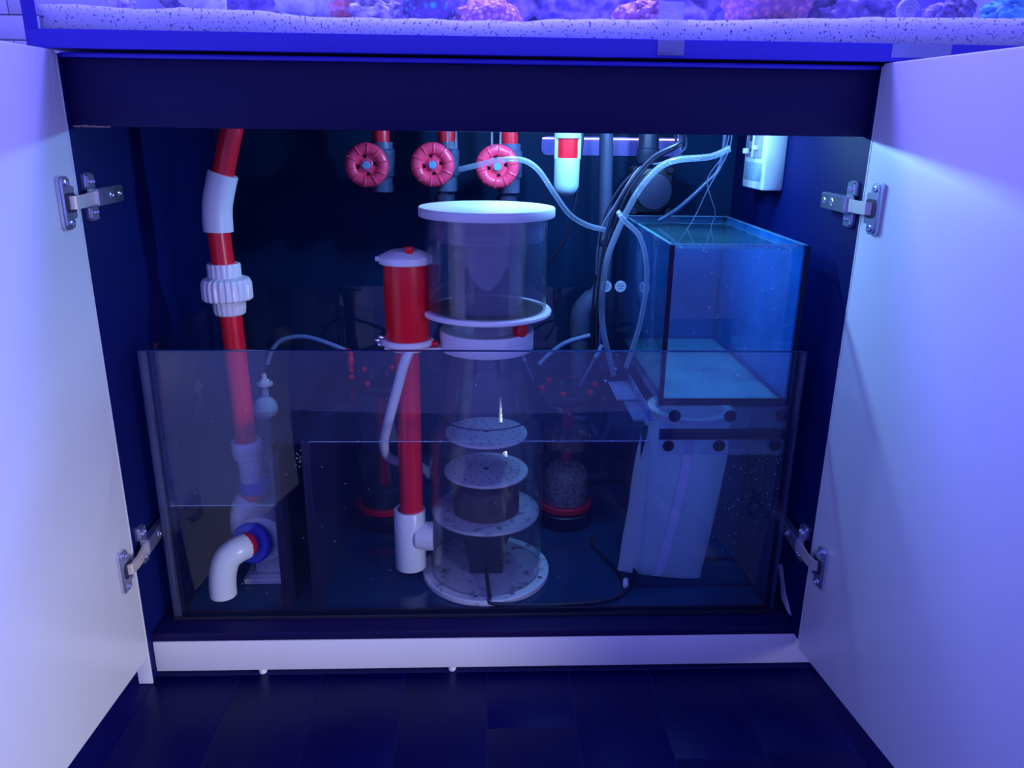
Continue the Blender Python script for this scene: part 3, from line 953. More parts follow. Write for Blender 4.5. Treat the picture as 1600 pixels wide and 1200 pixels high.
box(lathe_lid, (PX - 0.0500, PY - 0.006, 0.6900), (PX - 0.0400, PY + 0.006, 0.6980), 0.002)
obj('silencer_lid', lathe_lid, 'white_plastic', sl, label='white domed lid')
wlathe('lid_knob', [(0.0066, 0.7060), (0.0070, 0.7070), (0.0070, 0.7200), (0.0062, 0.7208)], (PX + 0.008, PY - 0.022, -0.0035), 'red_plastic', sl, seg=20, label='small red lid plug')
b = B()
lathe(b, [(0.0200, 0.5385), (0.0255, 0.5400), (0.0255, 0.5475)], (PX, PY, 0), seg=28)
box(b, (PX + 0.038, PY - 0.018, 0.5460), (PX + 0.052, PY - 0.006, 0.5560), 0.002)
obj('silencer_fitting', b, 'red_plastic', sl, label='red fitting below the silencer')
for dx, dz in ((-0.046, 0.549), (-0.050, 0.5565), (-0.044, 0.562)):
    wlathe('screw', [(0.0035, -0.006), (0.0035, 0.004), (0.0025, 0.006)], (PX + dx, PY - 0.010, dz), 'nickel', sl, axis=(-0.8, -0.5, 0.2), seg=12)
wlathe('outlet_pipe', [(0.0212, 0.2250), (0.0212, 0.5390)], (PX - 0.002, PY, 0), 'red_pvc', sk, seg=40, caps=(True, True), label='long red outlet pipe')
b = B()
TX = PX - 0.006
ringlathe(b, [(0.0285, 0.1150), (0.0290, 0.1165), (0.0290, 0.2320), (0.0275, 0.2340), (0.0222, 0.2340), (0.0222, 0.1150)], (TX, PY, 0), seg=44)
lathe(b, [(0.0230, 0.012), (0.0270, 0.030), (0.0270, 0.044)], (TX, PY - 0.012, 0.184), axis=(1, 0, 0), seg=36)
obj('tee', b, 'white_pvc', sk, label='white pipe tee')
wtube('power_cord', [(CX, CY - 0.025, 0.112), (CX + 0.004, CY - 0.09, 0.1075), (CX + 0.006, CY - 0.112, 0.1065), (0.024, 0.0800, 0.098), (0.085, 0.0775, 0.095), (0.152, 0.0800, 0.0945),
                     (0.225, 0.0900, 0.0945), (0.268, 0.1150, 0.0945), (0.276, 0.145, 0.0960), (0.262, 0.205, 0.0960), (0.2330, 0.290, 0.0960), (0.240, 0.318, 0.104)], 0.0036, 'cable_black', sk, seg=10, label='black power cord on the sump floor')
wtube('cord_clip', [(0.272, 0.130, 0.0990), (0.276, 0.150, 0.0995)], 0.0052, 'white_plastic', sk, seg=8, sub=1, label='white clip on the cord')
# white airline from the silencer, looping behind the red pipe
air = wtube('airline_hose', [(-0.1160, 0.146, 0.5440), (-0.1250, 0.141, 0.5230), (-0.1360, 0.145, 0.4850), (-0.1520, 0.155, 0.4300), (-0.1680, 0.180, 0.3700), (-0.1680, 0.215, 0.3250),
             (-0.1450, 0.240, 0.3000), (-0.1100, 0.262, 0.2820), (-0.0920, 0.268, 0.2600)], 0.0086, 'tube_white', None, seg=14)
tag(air, 'white flexible air hose curving down beside the red outlet pipe', 'hose')
sk_air = B()

# ================================================================== RETURN PIPE AND PUMP (left chamber)
rp = thing('return_pipe', 'red pipe with white elbow and ribbed union rising from left chamber', 'pipe', (-0.425, 0.22, 0.345))
Yp = 0.220
wtube('upper_pipe', [(-0.3770, Yp, 0.965), (-0.4240, Yp, 0.8080)], 0.0178, 'red_pvc', rp, seg=32, sub=1)
b = B()
tube(b, [(-0.4185, Yp, 0.8260), (-0.4270, Yp, 0.7980), (-0.4335, Yp, 0.7700), (-0.4355, Yp, 0.7320)], 0.0243, 32, 6)
obj('elbow', b, 'white_pvc', rp, label='white bent coupling')
wtube('middle_pipe', [(-0.4355, Yp, 0.7400), (-0.4330, Yp, 0.6700)], 0.0190, 'red_pvc', rp, seg=32, sub=1)
un = wlathe('union', [(0.0395, 0.6160), (0.0420, 0.6185), (0.0420, 0.6440), (0.0385, 0.6520), (0.0285, 0.6560)], (-0.4310, Yp, 0), 'white_pvc', rp, seg=96, ridge=0.0022, nridge=24, label='white ribbed union nut', sharp=25)
wlathe('union_end', [(0.0265, 0.6540), (0.0275, 0.6560), (0.0275, 0.6760), (0.0262, 0.6785)], (-0.4325, Yp, 0), 'white_pvc', un, seg=72, ridge=0.0012, nridge=18, sharp=25)
wlathe('union_end', [(0.0238, 0.5900), (0.0262, 0.5925), (0.0275, 0.6020), (0.0275, 0.6180)], (-0.4295, Yp, 0), 'white_pvc', un, seg=72, ridge=0.0010, nridge=18, sharp=25)
wtube('lower_pipe', [(-0.4292, Yp, 0.6000), (-0.4240, Yp, 0.3500)], 0.0190, 'red_pvc', rp, seg=32, sub=1)

pm = thing('return_pump', 'white return pump with blue discs and elbow intake in left chamber', 'pump', (-0.41, 0.19, 0.0900))
b = B()
ringlathe(b, [(0.0262, 0.3320), (0.0275, 0.3340), (0.0275, 0.3520), (0.0255, 0.3550), (0.0192, 0.3550), (0.0192, 0.3320)], (-0.4235, Yp, 0), seg=44)
ringlathe(b, [(0.0235, 0.3200), (0.0255, 0.3220), (0.0262, 0.3320), (0.0190, 0.3320), (0.0190, 0.3200)], (-0.4235, Yp, 0), seg=44)
obj('outlet_socket', b, 'white_pvc', pm)
wlathe('outlet_neck', [(0.0185, 0.2550), (0.0205, 0.2700), (0.0225, 0.3200)], (-0.4200, Yp, 0), 'white_pvc', pm, seg=36)
wlathe('collar_ring', [(0.0262, 0.2580), (0.0280, 0.2600), (0.0280, 0.2740), (0.0262, 0.2760)], (-0.4150, 0.212, 0), 'blue_plastic', pm, seg=36, label='blue upper collar ring')
wlathe('seal_ring', [(0.0235, 0.2465), (0.0240, 0.2480), (0.0240, 0.2590)], (-0.4190, 0.208, 0), 'red_plastic', pm, seg=36, label='red upper seal ring')
b = B()
lathe(b, [(0.0400, 0.0), (0.0450, 0.005), (0.0470, 0.030), (0.0470, 0.075), (0.0430, 0.095), (0.0300, 0.104)], (-0.3930, 0.150, 0.1860), axis=(0, 1, 0), seg=48)
tube(b, [(-0.4330, 0.195, 0.1750), (-0.4370, 0.198, 0.2080), (-0.4310, 0.204, 0.2320), (-0.4200, 0.208, 0.2490)], 0.0235, 28, 5)
box(b, (-0.4250, 0.165, 0.1020), (-0.3600, 0.235, 0.1080), 0.002)
box(b, (-0.4150, 0.175, 0.1080), (-0.3700, 0.225, 0.1500), 0.002)
obj('volute', b, 'white_pvc', pm)
wbox('stand', (-0.4350, 0.160, 0.0900), (-0.3480, 0.240, 0.1020), 'white_plastic', pm, 0.003)
wlathe('cover_disc', [(0.0330, 0.0), (0.0375, 0.003), (0.0375, 0.013), (0.0340, 0.016)], (-0.4050, 0.1500, 0.1870), 'blue_plastic', pm, axis=(-0.25, -1, 0.15), seg=44, label='round blue front cover')
wlathe('intake_seal', [(0.0215, 0.0), (0.0220, 0.002), (0.0220, 0.012), (0.0205, 0.014)], (-0.4100, 0.1360, 0.1900), 'red_plastic', pm, axis=(-0.5, -1, 0.1), seg=36, label='red intake ring')
b = B()
pth = [(-0.4140, 0.1270, 0.1900), (-0.4260, 0.1130, 0.1890), (-0.4400, 0.1060, 0.1780), (-0.4480, 0.1030, 0.1580), (-0.4520, 0.1020, 0.1340), (-0.4530, 0.1020, 0.1080)]
tube(b, pth, 0.0232, 32, 6)
obj('intake_elbow', b, 'white_pvc', pm, label='white downturned intake elbow')
wlathe('intake_mouth', [(0.0195, 0.0), (0.0195, 0.0006)], (-0.4530, 0.1020, 0.1074), 'dark_cup', pm, seg=28, label='dark open mouth of the elbow')

fv = thing('float_valve', 'white ball float valve hanging in the left chamber', 'valve', (-0.440, 0.42, 0.345))
b = B()
lathe(b, [(0.0050, 0.0), (0.0050, 0.012)], (-0.4385, 0.42, 0.4080), seg=16)
lathe(b, [(0.0095, 0.0), (0.0095, 0.004), (0.0080, 0.006)], (-0.4385, 0.42, 0.4030), seg=6)
lathe(b, [(0.0155, 0.0), (0.0165, 0.001), (0.0165, 0.006), (0.0140, 0.008)], (-0.4385, 0.42, 0.3950), seg=28)
obj('nut', b, 'white_plastic', fv)
b = B()
lathe(b, [(0.0052, 0.0), (0.0052, 0.022)], (-0.4385, 0.42, 0.3735), seg=16)
box(b, (-0.4440, 0.414, 0.3700), (-0.4330, 0.426, 0.3860), 0.001)
obj('stem', b, 'white_plastic', fv)
wlathe('ball', [(0.0255 * math.sin(R(a)), -0.0255 * math.cos(R(a))) for a in (4, 20, 36, 52, 68, 80, 90)] + [(0.0262, 0.0005), (0.0262, 0.002)] +
       [(0.0255 * math.sin(R(a)), 0.002 - 0.0255 * math.cos(R(a))) for a in (94, 110, 126, 142, 158, 174)], (-0.4420, 0.42, 0.3440), 'white_plastic', fv, seg=40, label='round white float ball')
b = B()
box(b, (-0.5165, 0.405, 0.3860), (-0.4500, 0.435, 0.3900), 0.001)
obj('mount_arm', b, 'acrylic', fv)

# ================================================================== GATE VALVES
VZ = 0.8325
gv = thing('gate_valve', 'leftmost pink-handled gate valve, hanging clear of the skimmer lid', 'valve', (-0.2115, 0.42, VZ), 'pink wheel gate valves under the cabinet top')
gx, gy = -0.2115, 0.42
wlathe('pipe', [(0.0165, 0.865), (0.0165, 0.972)], (gx + 0.024, gy + 0.040, 0), 'red_pvc', gv, seg=28, label='red pipe stub')
b = B()
lathe(b, [(0.0190, 0.780), (0.0215, 0.782), (0.0215, 0.808), (0.0255, 0.812), (0.0255, 0.858), (0.0220, 0.862), (0.0220, 0.874)], (gx + 0.024, gy + 0.040, 0), seg=32)
lathe(b, [(0.0330, 0.0), (0.0345, 0.003), (0.0345, 0.022), (0.0250, 0.030)], (gx + 0.010, gy + 0.012, VZ), axis=(0.22, 1, 0), seg=36)
obj('body', b, 'gray_pvc', gv, label='grey valve body')
wh = B()
ringlathe(wh, [(0.0300 + 0.0112 * math.cos(R(a)), 0.0095 * math.sin(R(a))) for a in range(0, 360, 30)], (gx, gy, VZ), axis=(0, -1, 0), seg=64)
for k in range(10):
    a = 2 * math.pi * k / 10 + 0.2
    c = Vector((gx + 0.0300 * math.cos(a), gy - 0.0065, VZ + 0.0300 * math.sin(a)))
    d = Vector((math.cos(a), 0, math.sin(a)))
    tube(wh, [c - d * 0.0070, c + Vector((0, -0.0026, 0)), c + d * 0.0085], 0.0022, 6, 3)
# web with four slots between four spokes
for k in range(4):
    a = R(45 + 90 * k + 10)
    d = Vector((math.cos(a), 0, math.sin(a)))
    c0 = Vector((gx, gy + 0.001, VZ)) + d * 0.006
    c1 = Vector((gx, gy + 0.001, VZ)) + d * 0.0225
    pr = Vector((-d.z, 0, d.x))
    q = []
    for yy in (-0.003, 0.003):
        for (c, w) in ((c0, 0.006), (c1, 0.0115)):
            q.append(wh.verts.new(c + pr * w + Vector((0, yy, 0))))
            q.append(wh.verts.new(c - pr * w + Vector((0, yy, 0))))
    for f in ((0, 2, 3, 1), (4, 5, 7, 6), (0, 1, 5, 4), (2, 6, 7, 3), (0, 4, 6, 2), (1, 3, 7, 5)):
        wh.faces.new([q[i] for i in f])
lathe(wh, [(0.0128, -0.003), (0.0128, 0.0035), (0.0110, 0.005)], (gx, gy, VZ), axis=(0, -1, 0), seg=24)
wh = obj('hand_wheel', wh, 'pink_handle', gv, label='round pink hand wheel')
wlathe('hub_bolt', [(0.0078, 0.004), (0.0078, 0.0085), (0.0066, 0.0098)], (gx, gy, VZ), 'hub_blue', wh, axis=(0, -1, 0), seg=10, label='blue grey hub bolt')
wlathe('backing', [(0.0270, 0.0), (0.0270, 0.004)], (gx, gy + 0.012, VZ), 'dark_pvc', wh, axis=(0, -1, 0), seg=28, label='dark bonnet behind the slots')
b = B()
lathe(b, [(0.0150, 0.735), (0.0150, 0.760), (0.0200, 0.762), (0.0200, 0.774), (0.0150, 0.776), (0.0150, 0.783)], (gx + 0.020, gy + 0.040, 0), seg=28)
obj('tail_union', b, 'dark_pvc', gv, label='dark lower union')
tail_part = bpy.data.objects['tail_union']
dup(gv, (-0.0873, 0.42, VZ + 0.0020), 'middle pink-handled gate valve, directly above the left part of skimmer lid')
dup(gv, (0.0351, 0.42, VZ), 'pink-handled gate valve with a clear tube crossing its wheel')
bpy.data.objects.remove(tail_part)
# clear pipe clips beside the two right valves, each screwed to the cabinet top
for i, (x, lab) in enumerate(((-0.0500, 'clear pipe clip hanging beside the middle pink valve'), (0.0330, 'clear pipe clip hanging over the pink valve crossed by a tube'))):
    b = B()
    box(b, (x - 0.010, 0.412, 0.870), (x - 0.006, 0.424, 0.9718), 0.001)
    box(b, (x + 0.006, 0.412, 0.870), (x + 0.010, 0.424, 0.9718), 0.001)
    box(b, (x - 0.010, 0.412, 0.864), (x + 0.010, 0.424, 0.870), 0.001)
    tag(obj('pipe_clip', b, 'acrylic_frost'), lab, 'clip', 'clear clips by the valves')

# ================================================================== CAPSULE
cp = thing('dosing_capsule', 'white round-bottomed capsule with red band hanging right of the pink valves', 'container', (0.168, 0.42, 0.778))
rr = 0.0242
prof = [(rr * math.sin(R(a)), 0.8025 - rr * math.cos(R(a))) for a in (3, 15, 30, 45, 60, 75, 90)] + [(rr, 0.849), (rr - 0.0005, 0.850)]
wlathe('cup', prof, (0.168, 0.42, 0), 'capsule_white', cp, seg=40)
wlathe('band', [(0.0205, 0.8495), (0.0205, 0.8870)], (0.168, 0.42, 0), 'red_plastic', cp, seg=40, label='red middle band')
b = B()
for s in (-1, 1):
    box(b, (0.168 + s * 0.0218 - 0.003, 0.412, 0.848), (0.168 + s * 0.0218 + 0.003, 0.428, 0.892), 0.001)
lathe(b, [(0.0255, 0.886), (0.0255, 0.895), (0.020, 0.897), (0.020, 0.972)], (0.168, 0.42, 0), seg=36)
obj('cap', b, 'capsule_white', cp, label='white cap with two side ribs')

# ================================================================== GLOWING BAR ON BACK WALL
lb = thing('glow_strip', 'thin glowing white strip over violet plate high on the back panel', 'lamp', (0.28, 0.6, 0.85))
b = B()
rounded_plate(b, 0.2820, 0.868, 0.300, 0.038, 0.004, 0.012, lambda x, t_, z: Vector((x, 0.6055 - t_, z)))
obj('plate', b, 'violet_plate', lb, label='violet translucent plate')
wbox('strip', (0.1330, 0.5985, 0.8815), (0.4300, 0.6015, 0.8845), 'white_glow', lb, 0.0006, label='glowing white strip')

# ================================================================== GREY PIPES AND WAVE PUMP
gp = thing('grey_pipe', 'grey plastic drain pipe with offset elbow behind the skimmer', 'pipe', (0.216, 0.5, 0.10))
wtube('upper_pipe', [(0.2505, 0.50, 0.9715), (0.2600, 0.50, 0.6700)], 0.0140, 'gray_pvc', gp, seg=28, sub=1)
b = B()
lathe(b, [(0.0165, 0.676), (0.0178, 0.678), (0.0178, 0.690), (0.0165, 0.692)], (0.2598, 0.50, 0), seg=28)
obj('coupling', b, 'dark_pvc', gp, label='dark coupling ring')
b = B()
tube(b, [(0.2600, 0.50, 0.6720), (0.2605, 0.50, 0.6100), (0.2560, 0.50, 0.5820), (0.2410, 0.50, 0.5620)], 0.0180, 28, 5)
obj('upper_elbow', b, 'gray_pvc', gp)
b = B()
tube(b, [(0.2440, 0.50, 0.5650), (0.2260, 0.50, 0.5460), (0.2165, 0.50, 0.5250), (0.2150, 0.50, 0.4800)], 0.0222, 28, 5)
obj('lower_elbow', b, 'gray_pvc', gp)
wtube('lower_pipe', [(0.2150, 0.50, 0.4900), (0.2170, 0.50, 0.2000)], 0.0195, 'gray_pvc', gp, seg=28, sub=1)

wp = thing('wall_pump', 'black round-faced pump hanging on a dark pipe above reservoir', 'pump', (0.35, 0.5, 0.74))
b = B()
lathe(b, [(0.0205, 0.838), (0.0230, 0.842), (0.0230, 0.866), (0.0205, 0.868), (0.0205, 0.9718)], (0.3425, 0.52, 0), seg=28)
obj('pipe', b, 'dark_pvc', wp)
b = B()
box(b, (0.3080, 0.500, 0.7400), (0.3930, 0.545, 0.8300), 0.006)
for x, z in ((0.315, 0.826), (0.386, 0.826), (0.315, 0.745), (0.386, 0.745)):
    lathe(b, [(0.0085, 0.0), (0.0085, 0.006), (0.006, 0.009)], (x, 0.500, z), axis=(0, -1, 0), seg=16)
obj('housing', b, 'pump_black', wp)
wlathe('face', [(0.0370, 0.0), (0.0370, 0.020), (0.0350, 0.024), (0.0300, 0.0255)], (0.3515, 0.500, 0.7850), 'dark_pvc', wp, axis=(0, -1, 0), seg=44, label='round dark grey face')

# ================================================================== WALL CONTROLLER
wc = thing('wall_controller', 'white control box mounted on the right inner wall near the top', 'controller', (0.53, 0.365, 0.80))
wbox('case', (0.5120, 0.3120, 0.8000), (0.5499, 0.4300, 0.9250), 'socket_white', wc, 0.004)
wbox('face_panel', (0.5098, 0.3260, 0.8160), (0.5122, 0.4180, 0.8480), 'socket_panel', wc, 0.0008, label='grey blue panel')
b = B()
box(b, (0.5085, 0.3320, 0.8560), (0.5122, 0.4130, 0.9180), 0.001)
obj('slot_plate', b, 'clip_plastic', wc, label='translucent slot plate')
for lo, hi, bv in (((0.5015, 0.3480, 0.8700), (0.5090, 0.3620, 0.8780), 0.0015), ((0.4990, 0.3960, 0.8620), (0.5090, 0.4070, 0.8720), 0.002), ((0.5060, 0.3700, 0.8560), (0.5090, 0.3760, 0.9150), 0.0008)):
    wbox('tab', lo, hi, 'white_plastic', wc, bv)
for lo, hi in (((0.5060, 0.3830, 0.8850), (0.5088, 0.3900, 0.9000)), ((0.5060, 0.3830, 0.8660), (0.5088, 0.3900, 0.8720))):
    wbox('slot', lo, hi, 'dark_cup', wc, 0.0006, label='dark slot')

# ================================================================== MEDIA REACTORS
def reactor(x, y, dim, label, top):
    rt = thing('media_reactor', label, 'reactor', (x, y, 0.0900), 'black-lidded media reactors in the sump')
    r = 0.0520
    wlathe('base', [(r + 0.006, 0.0905), (r + 0.008, 0.094), (r + 0.008, 0.120), (r, 0.126)], (x, y, 0), 'pump_black', rt, seg=40)
    b = B()
    ringlathe(b, [(r + 0.004, 0.126), (r + 0.006, 0.128), (r + 0.006, 0.138), (r + 0.004, 0.140), (r - 0.004, 0.140), (r - 0.004, 0.126)], (x, y, 0), seg=44)
    obj('base_ring', b, 'red_plastic', rt, label='red bottom ring')
    b = B()
    shell(b, r, 0.138, top - 0.020, 0.003, (x, y, 0), 48)
    obj('cylinder', b, 'acrylic', rt)
    wlathe('riser_tube', [(0.0110, 0.127), (0.0110, top - 0.022)], (x, y, 0), 'red_plastic', rt, seg=24, label='red centre tube')
    if not dim:
        b = B()
        lathe(b, [(r - 0.004, 0.1405), (r - 0.004, 0.195), (r - 0.012, 0.215), (r - 0.028, 0.228), (0.012, 0.232)], (x, y, 0), seg=40)
        obj('media', b, 'media_tan', rt, label='tan granular media')
        wlathe('sponge', [(r - 0.004, top - 0.125), (r - 0.004, top - 0.090), (r - 0.008, top - 0.086)], (x, y, 0), 'foam_tan', rt, seg=40, label='brown sponge disc')
    else:
        wlathe('media', [(r - 0.004, 0.1405), (r - 0.004, 0.175), (r - 0.010, 0.180)], (x, y, 0), 'media_black', rt, seg=40, label='black granular media')
    b = B()
    lathe(b, [(r + 0.004, top - 0.024), (r + 0.012, top - 0.020), (r + 0.014, top - 0.016), (r + 0.014, top - 0.004), (r + 0.011, top)], (x, y, 0), seg=48)
    obj('lid', b, 'pump_black', rt, label='black round lid')
    for k in range(6):
        a = R(60 * k + 12)
        wlathe('thumbscrew', [(0.0050, 0.0), (0.0062, 0.002), (0.0062, 0.007), (0.0050, 0.009)], (x + (r + 0.005) * math.cos(a), y + (r + 0.005) * math.sin(a), top), 'red_plastic', rt, seg=14, label='red thumbscrew')
    for dx, dy in ((-0.016, -0.006), (0.012, 0.012)):
        wlathe('port', [(0.0080, 0.0), (0.0080, 0.006), (0.0055, 0.010), (0.0055, 0.018)], (x + dx, y + dy, top), 'dark_pvc', rt, seg=16)
    return rt


reactor(0.1860, 0.410, False, 'media reactor with tan media, right of the skimmer', 0.392)
lr = reactor(-0.2020, 0.410, True, 'dark media reactor with red centre tube, left of the skimmer', 0.415)
# red push fittings on the rim of the left reactor
b = B()
lathe(b, [(0.0065, 0.0), (0.0075, 0.002), (0.0075, 0.012), (0.006, 0.014)], (-0.2610, 0.42, 0.4410), seg=16)
lathe(b, [(0.0050, 0.0), (0.0050, 0.018)], (-0.2610, 0.42, 0.4240), seg=14)
tube(b, [(-0.2610, 0.42, 0.4500), (-0.2610, 0.42, 0.4660), (-0.2690, 0.42, 0.4690)], 0.0055, 12, 3)
fo = obj('hose_fitting', b, 'red_plastic', lr, label='red elbow hose fitting')
fo.matrix_parent_inverse = Matrix.Translation(-Vector((-0.2020, 0.410, 0.0900)))

# ================================================================== TUBES AND CABLES
def cable(name, pts, r, mat, label, cat, seg=10, group=None):
    return tag(wtube(name, pts, r, mat, None, seg, 6), label, cat, group)


cable('clear_tube', [(-0.035, 0.30, 0.832), (0.003, 0.30, 0.841), (0.036, 0.30, 0.849), (0.075, 0.30, 0.850), (0.104, 0.30, 0.834), (0.133, 0.30, 0.795), (0.163, 0.31, 0.757), (0.198, 0.33, 0.735), (0.234, 0.34, 0.725)],
      0.0050, 'tube_clear', 'clear tube with open end arching over the skimmer lid', 'tube')
cable('clear_tube', [(0.442, 0.30, 0.873), (0.409, 0.30, 0.859), (0.352, 0.30, 0.853), (0.319, 0.30, 0.839), (0.287, 0.30, 0.802), (0.261, 0.30, 0.752), (0.236, 0.30, 0.683), (0.230, 0.30, 0.635), (0.229, 0.30, 0.587), (0.235, 0.30, 0.538), (0.253, 0.30, 0.475), (0.258, 0.30, 0.455)],
      0.0058, 'tube_clear', 'thick clear tube sweeping down along the left of the reservoir', 'tube')
cable('clear_tube', [(0.236, 0.215, 0.770), (0.245, 0.200, 0.757), (0.272, 0.200, 0.731), (0.286, 0.200, 0.688), (0.2885, 0.200, 0.643), (0.283, 0.200, 0.587), (0.274, 0.200, 0.545), (0.262, 0.200, 0.500)],
      0.0045, 'tube_clear', 'thin clear tube bent down along the left glass of the reservoir', 'tube')
cable('cable', [(0.198, 0.42, 0.970), (0.195, 0.42, 0.880), (0.191, 0.42, 0.835), (0.188, 0.42, 0.775), (0.172, 0.43, 0.701), (0.135, 0.44, 0.638), (0.120, 0.45, 0.590)], 0.0034, 'cable_black', 'single black cable running down right of the capsule', 'cable')
BG = 'black cables bundled left of the reservoir'
for i, (dx, dy, r, lab) in enumerate(((0.000, 0.0, 0.0030, 'black cable on the tube side of the bundle left of the reservoir'), (0.006, 0.012, 0.0026, 'thin black cable in the middle of the bundle'), (-0.005, 0.018, 0.0024, 'black cable on the pipe side of the bundle'), (0.011, 0.004, 0.0022, 'thinnest black cable of the bundle, against the reservoir glass'))):
    pts = [(0.365 + dx, 0.36 + dy, 0.900), (0.359 + dx, 0.33 + dy, 0.882 - i * 0.004), (0.313 + dx, 0.33 + dy, 0.857 - i * 0.006), (0.275 + dx * 1.6, 0.33 + dy, 0.811), (0.248 + dx * 2.0, 0.33 + dy, 0.760), (0.234 + dx * 1.6, 0.33 + dy, 0.702),
           (0.228 + dx, 0.33 + dy, 0.642), (0.224 + dx, 0.33 + dy, 0.568), (0.228 + dx, 0.33 + dy, 0.490)]
    cable('cable', pts, r, 'cable_black', lab, 'cable', 8, BG)
cable('cable', [(0.352, 0.40, 0.972), (0.372, 0.38, 0.880), (0.368, 0.36, 0.858), (0.330, 0.345, 0.845), (0.292, 0.345, 0.835), (0.252, 0.345, 0.770), (0.226, 0.345, 0.720), (0.222, 0.345, 0.640)], 0.0020, 'wire', 'pale thin wire looping out of the bundle beside the pump', 'cable', 8)
cable('wire', [(0.459, 0.35, 0.970), (0.459, 0.35, 0.891), (0.452, 0.35, 0.857), (0.425, 0.35, 0.802), (0.402, 0.34, 0.753), (0.378, 0.33, 0.715), (0.366, 0.32, 0.700)], 0.0010, 'wire', 'fine sensor wire crossing to the left down into the reservoir', 'wire', 6)
cable('wire', [(0.462, 0.36, 0.970), (0.454, 0.36, 0.874), (0.426, 0.36, 0.823), (0.427, 0.36, 0.800), (0.444, 0.36, 0.757), (0.440, 0.36, 0.735), (0.425, 0.33, 0.705), (0.412, 0.31, 0.690)], 0.0010, 'wire', 'fine sensor wire kinked to the right above the reservoir rim', 'wire', 6)
cable('tube', [(0.462, 0.40, 0.905), (0.457, 0.40, 0.838), (0.429, 0.40, 0.803), (0.384, 0.40, 0.760), (0.350, 0.41, 0.735)], 0.0044, 'tube_dim', 'short teal tube dropping behind the reservoir towards the pump', 'tube')
cable('tube', [(0.125, 0.42, 0.440), (0.147, 0.42, 0.464), (0.179, 0.42, 0.487), (0.227, 0.42, 0.502)], 0.0050, 'tube_blue', 'blue grey tube between right reactor and cable bundle', 'tube')
cable('tube', [(-0.430, 0.42, 0.440), (-0.419, 0.42, 0.468), (-0.397, 0.42, 0.490), (-0.358, 0.42, 0.498), (-0.320, 0.42, 0.490), (-0.2690, 0.42, 0.4695)], 0.0048, 'tube_blue', 'blue tube arching from left chamber to the red fitting', 'tube')
for x0, x1, y, z0, z1, lab in ((0.236, 0.199, 0.33, 0.500, 0.424, 'slim grey probe hanging below the cable bundle'), (0.0770, 0.1030, 0.30, 0.500, 0.445, 'slim grey probe leaning against the skimmer neck')):
    pr = thing('probe', lab, 'probe', (x1, y, z1), 'slim probes over the right reactor')
    wtube('rod', [(x0, y, z0), (x1, y, z1)], 0.0036, 'gray_pvc', pr, seg=12, sub=1)
    d = Vector((x0 - x1, 0, z0 - z1)).normalized()
    c = Vector((x0, y, z0)) - d * 0.02
    wtube('cap', [c, c + d * 0.026], 0.0048, 'tube_blue', pr, seg=12, sub=1, label='paler probe cap')
ph = thing('probe_holder', 'black clamp with blue tag beside the reservoir bottom corner', 'clamp', (0.252, 0.36, 0.43))
b = B()
box(b, (0.2360, 0.340, 0.4380), (0.2800, 0.375, 0.4700), 0.003)
box(b, (0.2400, 0.345, 0.4140), (0.2660, 0.370, 0.4400), 0.003)
for x in (0.243, 0.258, 0.272):
    lathe(b, [(0.0048, 0.0), (0.0048, 0.010), (0.003, 0.012)], (x, 0.352, 0.470), seg=12)
obj('body', b, 'pump_black', ph)
wbox('tag', (0.2330, 0.338, 0.4960), (0.2420, 0.342, 0.5400), 'light_blue', ph, 0.001, label='bright blue tag')
for x, y, z in ((0.2680, 0.340, 0.4560), (0.2500, 0.345, 0.4300)):
    wlathe('screw', [(0.0032, 0.0), (0.0032, 0.006), (0.0018, 0.007)], (x, y, z), 'nickel', ph, axis=(0, -1, 0), seg=10)
# round cable tags
for x, z, lab in ((0.2440, 0.6160, 'round white cable tag partly hidden behind the clear tube'), (0.2720, 0.6160, 'round printed cable tag between tube and reservoir')):
    tg = thing('cable_tag', lab, 'tag', (x, 0.356, z), 'round tags on the cable bundle')
    wlathe('disc', [(0.0110, 0.0), (0.0110, 0.0012)], (x, 0.3560, z), 'socket_white', tg, axis=(0, -1, 0), seg=28)
    b = B()
    for k, w in enumerate((0.0055, 0.0070, 0.0045)):
        for q in range(5):
            xx = x - w + q * (2 * w / 5)
            box(b, (xx, 0.3544, z + 0.0040 - k * 0.0042), (xx + w * 0.28, 0.3548, z + 0.0056 - k * 0.0042))
    obj('print', b, 'label_print', tg, label='faint print on the tag')

# ================================================================== DISPLAY TANK
DX0, DX1, DY0, DY1, DZ0 = -0.578, 0.95, -0.010, 0.58, 0.9935
dt = thing('display_aquarium', 'blue-lit reef display aquarium standing on top of the cabinet', 'aquarium', (0.18, 0.28, DZ0))
wbox('front_pane', (DX0, DY0, DZ0 + 0.001), (DX1, 0.002, 1.56), 'tank_glass', dt, 0.001)
wbox('bottom_pane', (DX0 + 0.001, 0.002, DZ0 + 0.001), (DX1 - 0.001, DY1, 1.005), 'trim_glow_blue', dt)
wbox('left_pane', (DX0, 0.002, DZ0 + 0.001), (DX0 + 0.012, DY1, 1.56), 'tank_glass', dt)
wbox('right_pane', (DX1 - 0.012, 0.002, DZ0 + 0.001), (DX1, DY1, 1.56), 'tank_glass', dt)
wbox('back_pane', (DX0 + 0.012, DY1 - 0.012, 1.005), (DX1 - 0.012, DY1, 1.56), 'tank_back', dt, label='blue back panel of the tank')
wbox('bottom_glow_edge', (DX0 - 0.001, DY0 - 0.0025, DZ0), (DX1 + 0.001, DY0 - 0.0001, 1.0165), 'trim_glow_blue', dt, 0.0008, label='bottom glass edge with blue tank glow painted in')  # blue colour stands for tank light glowing in the glass edge
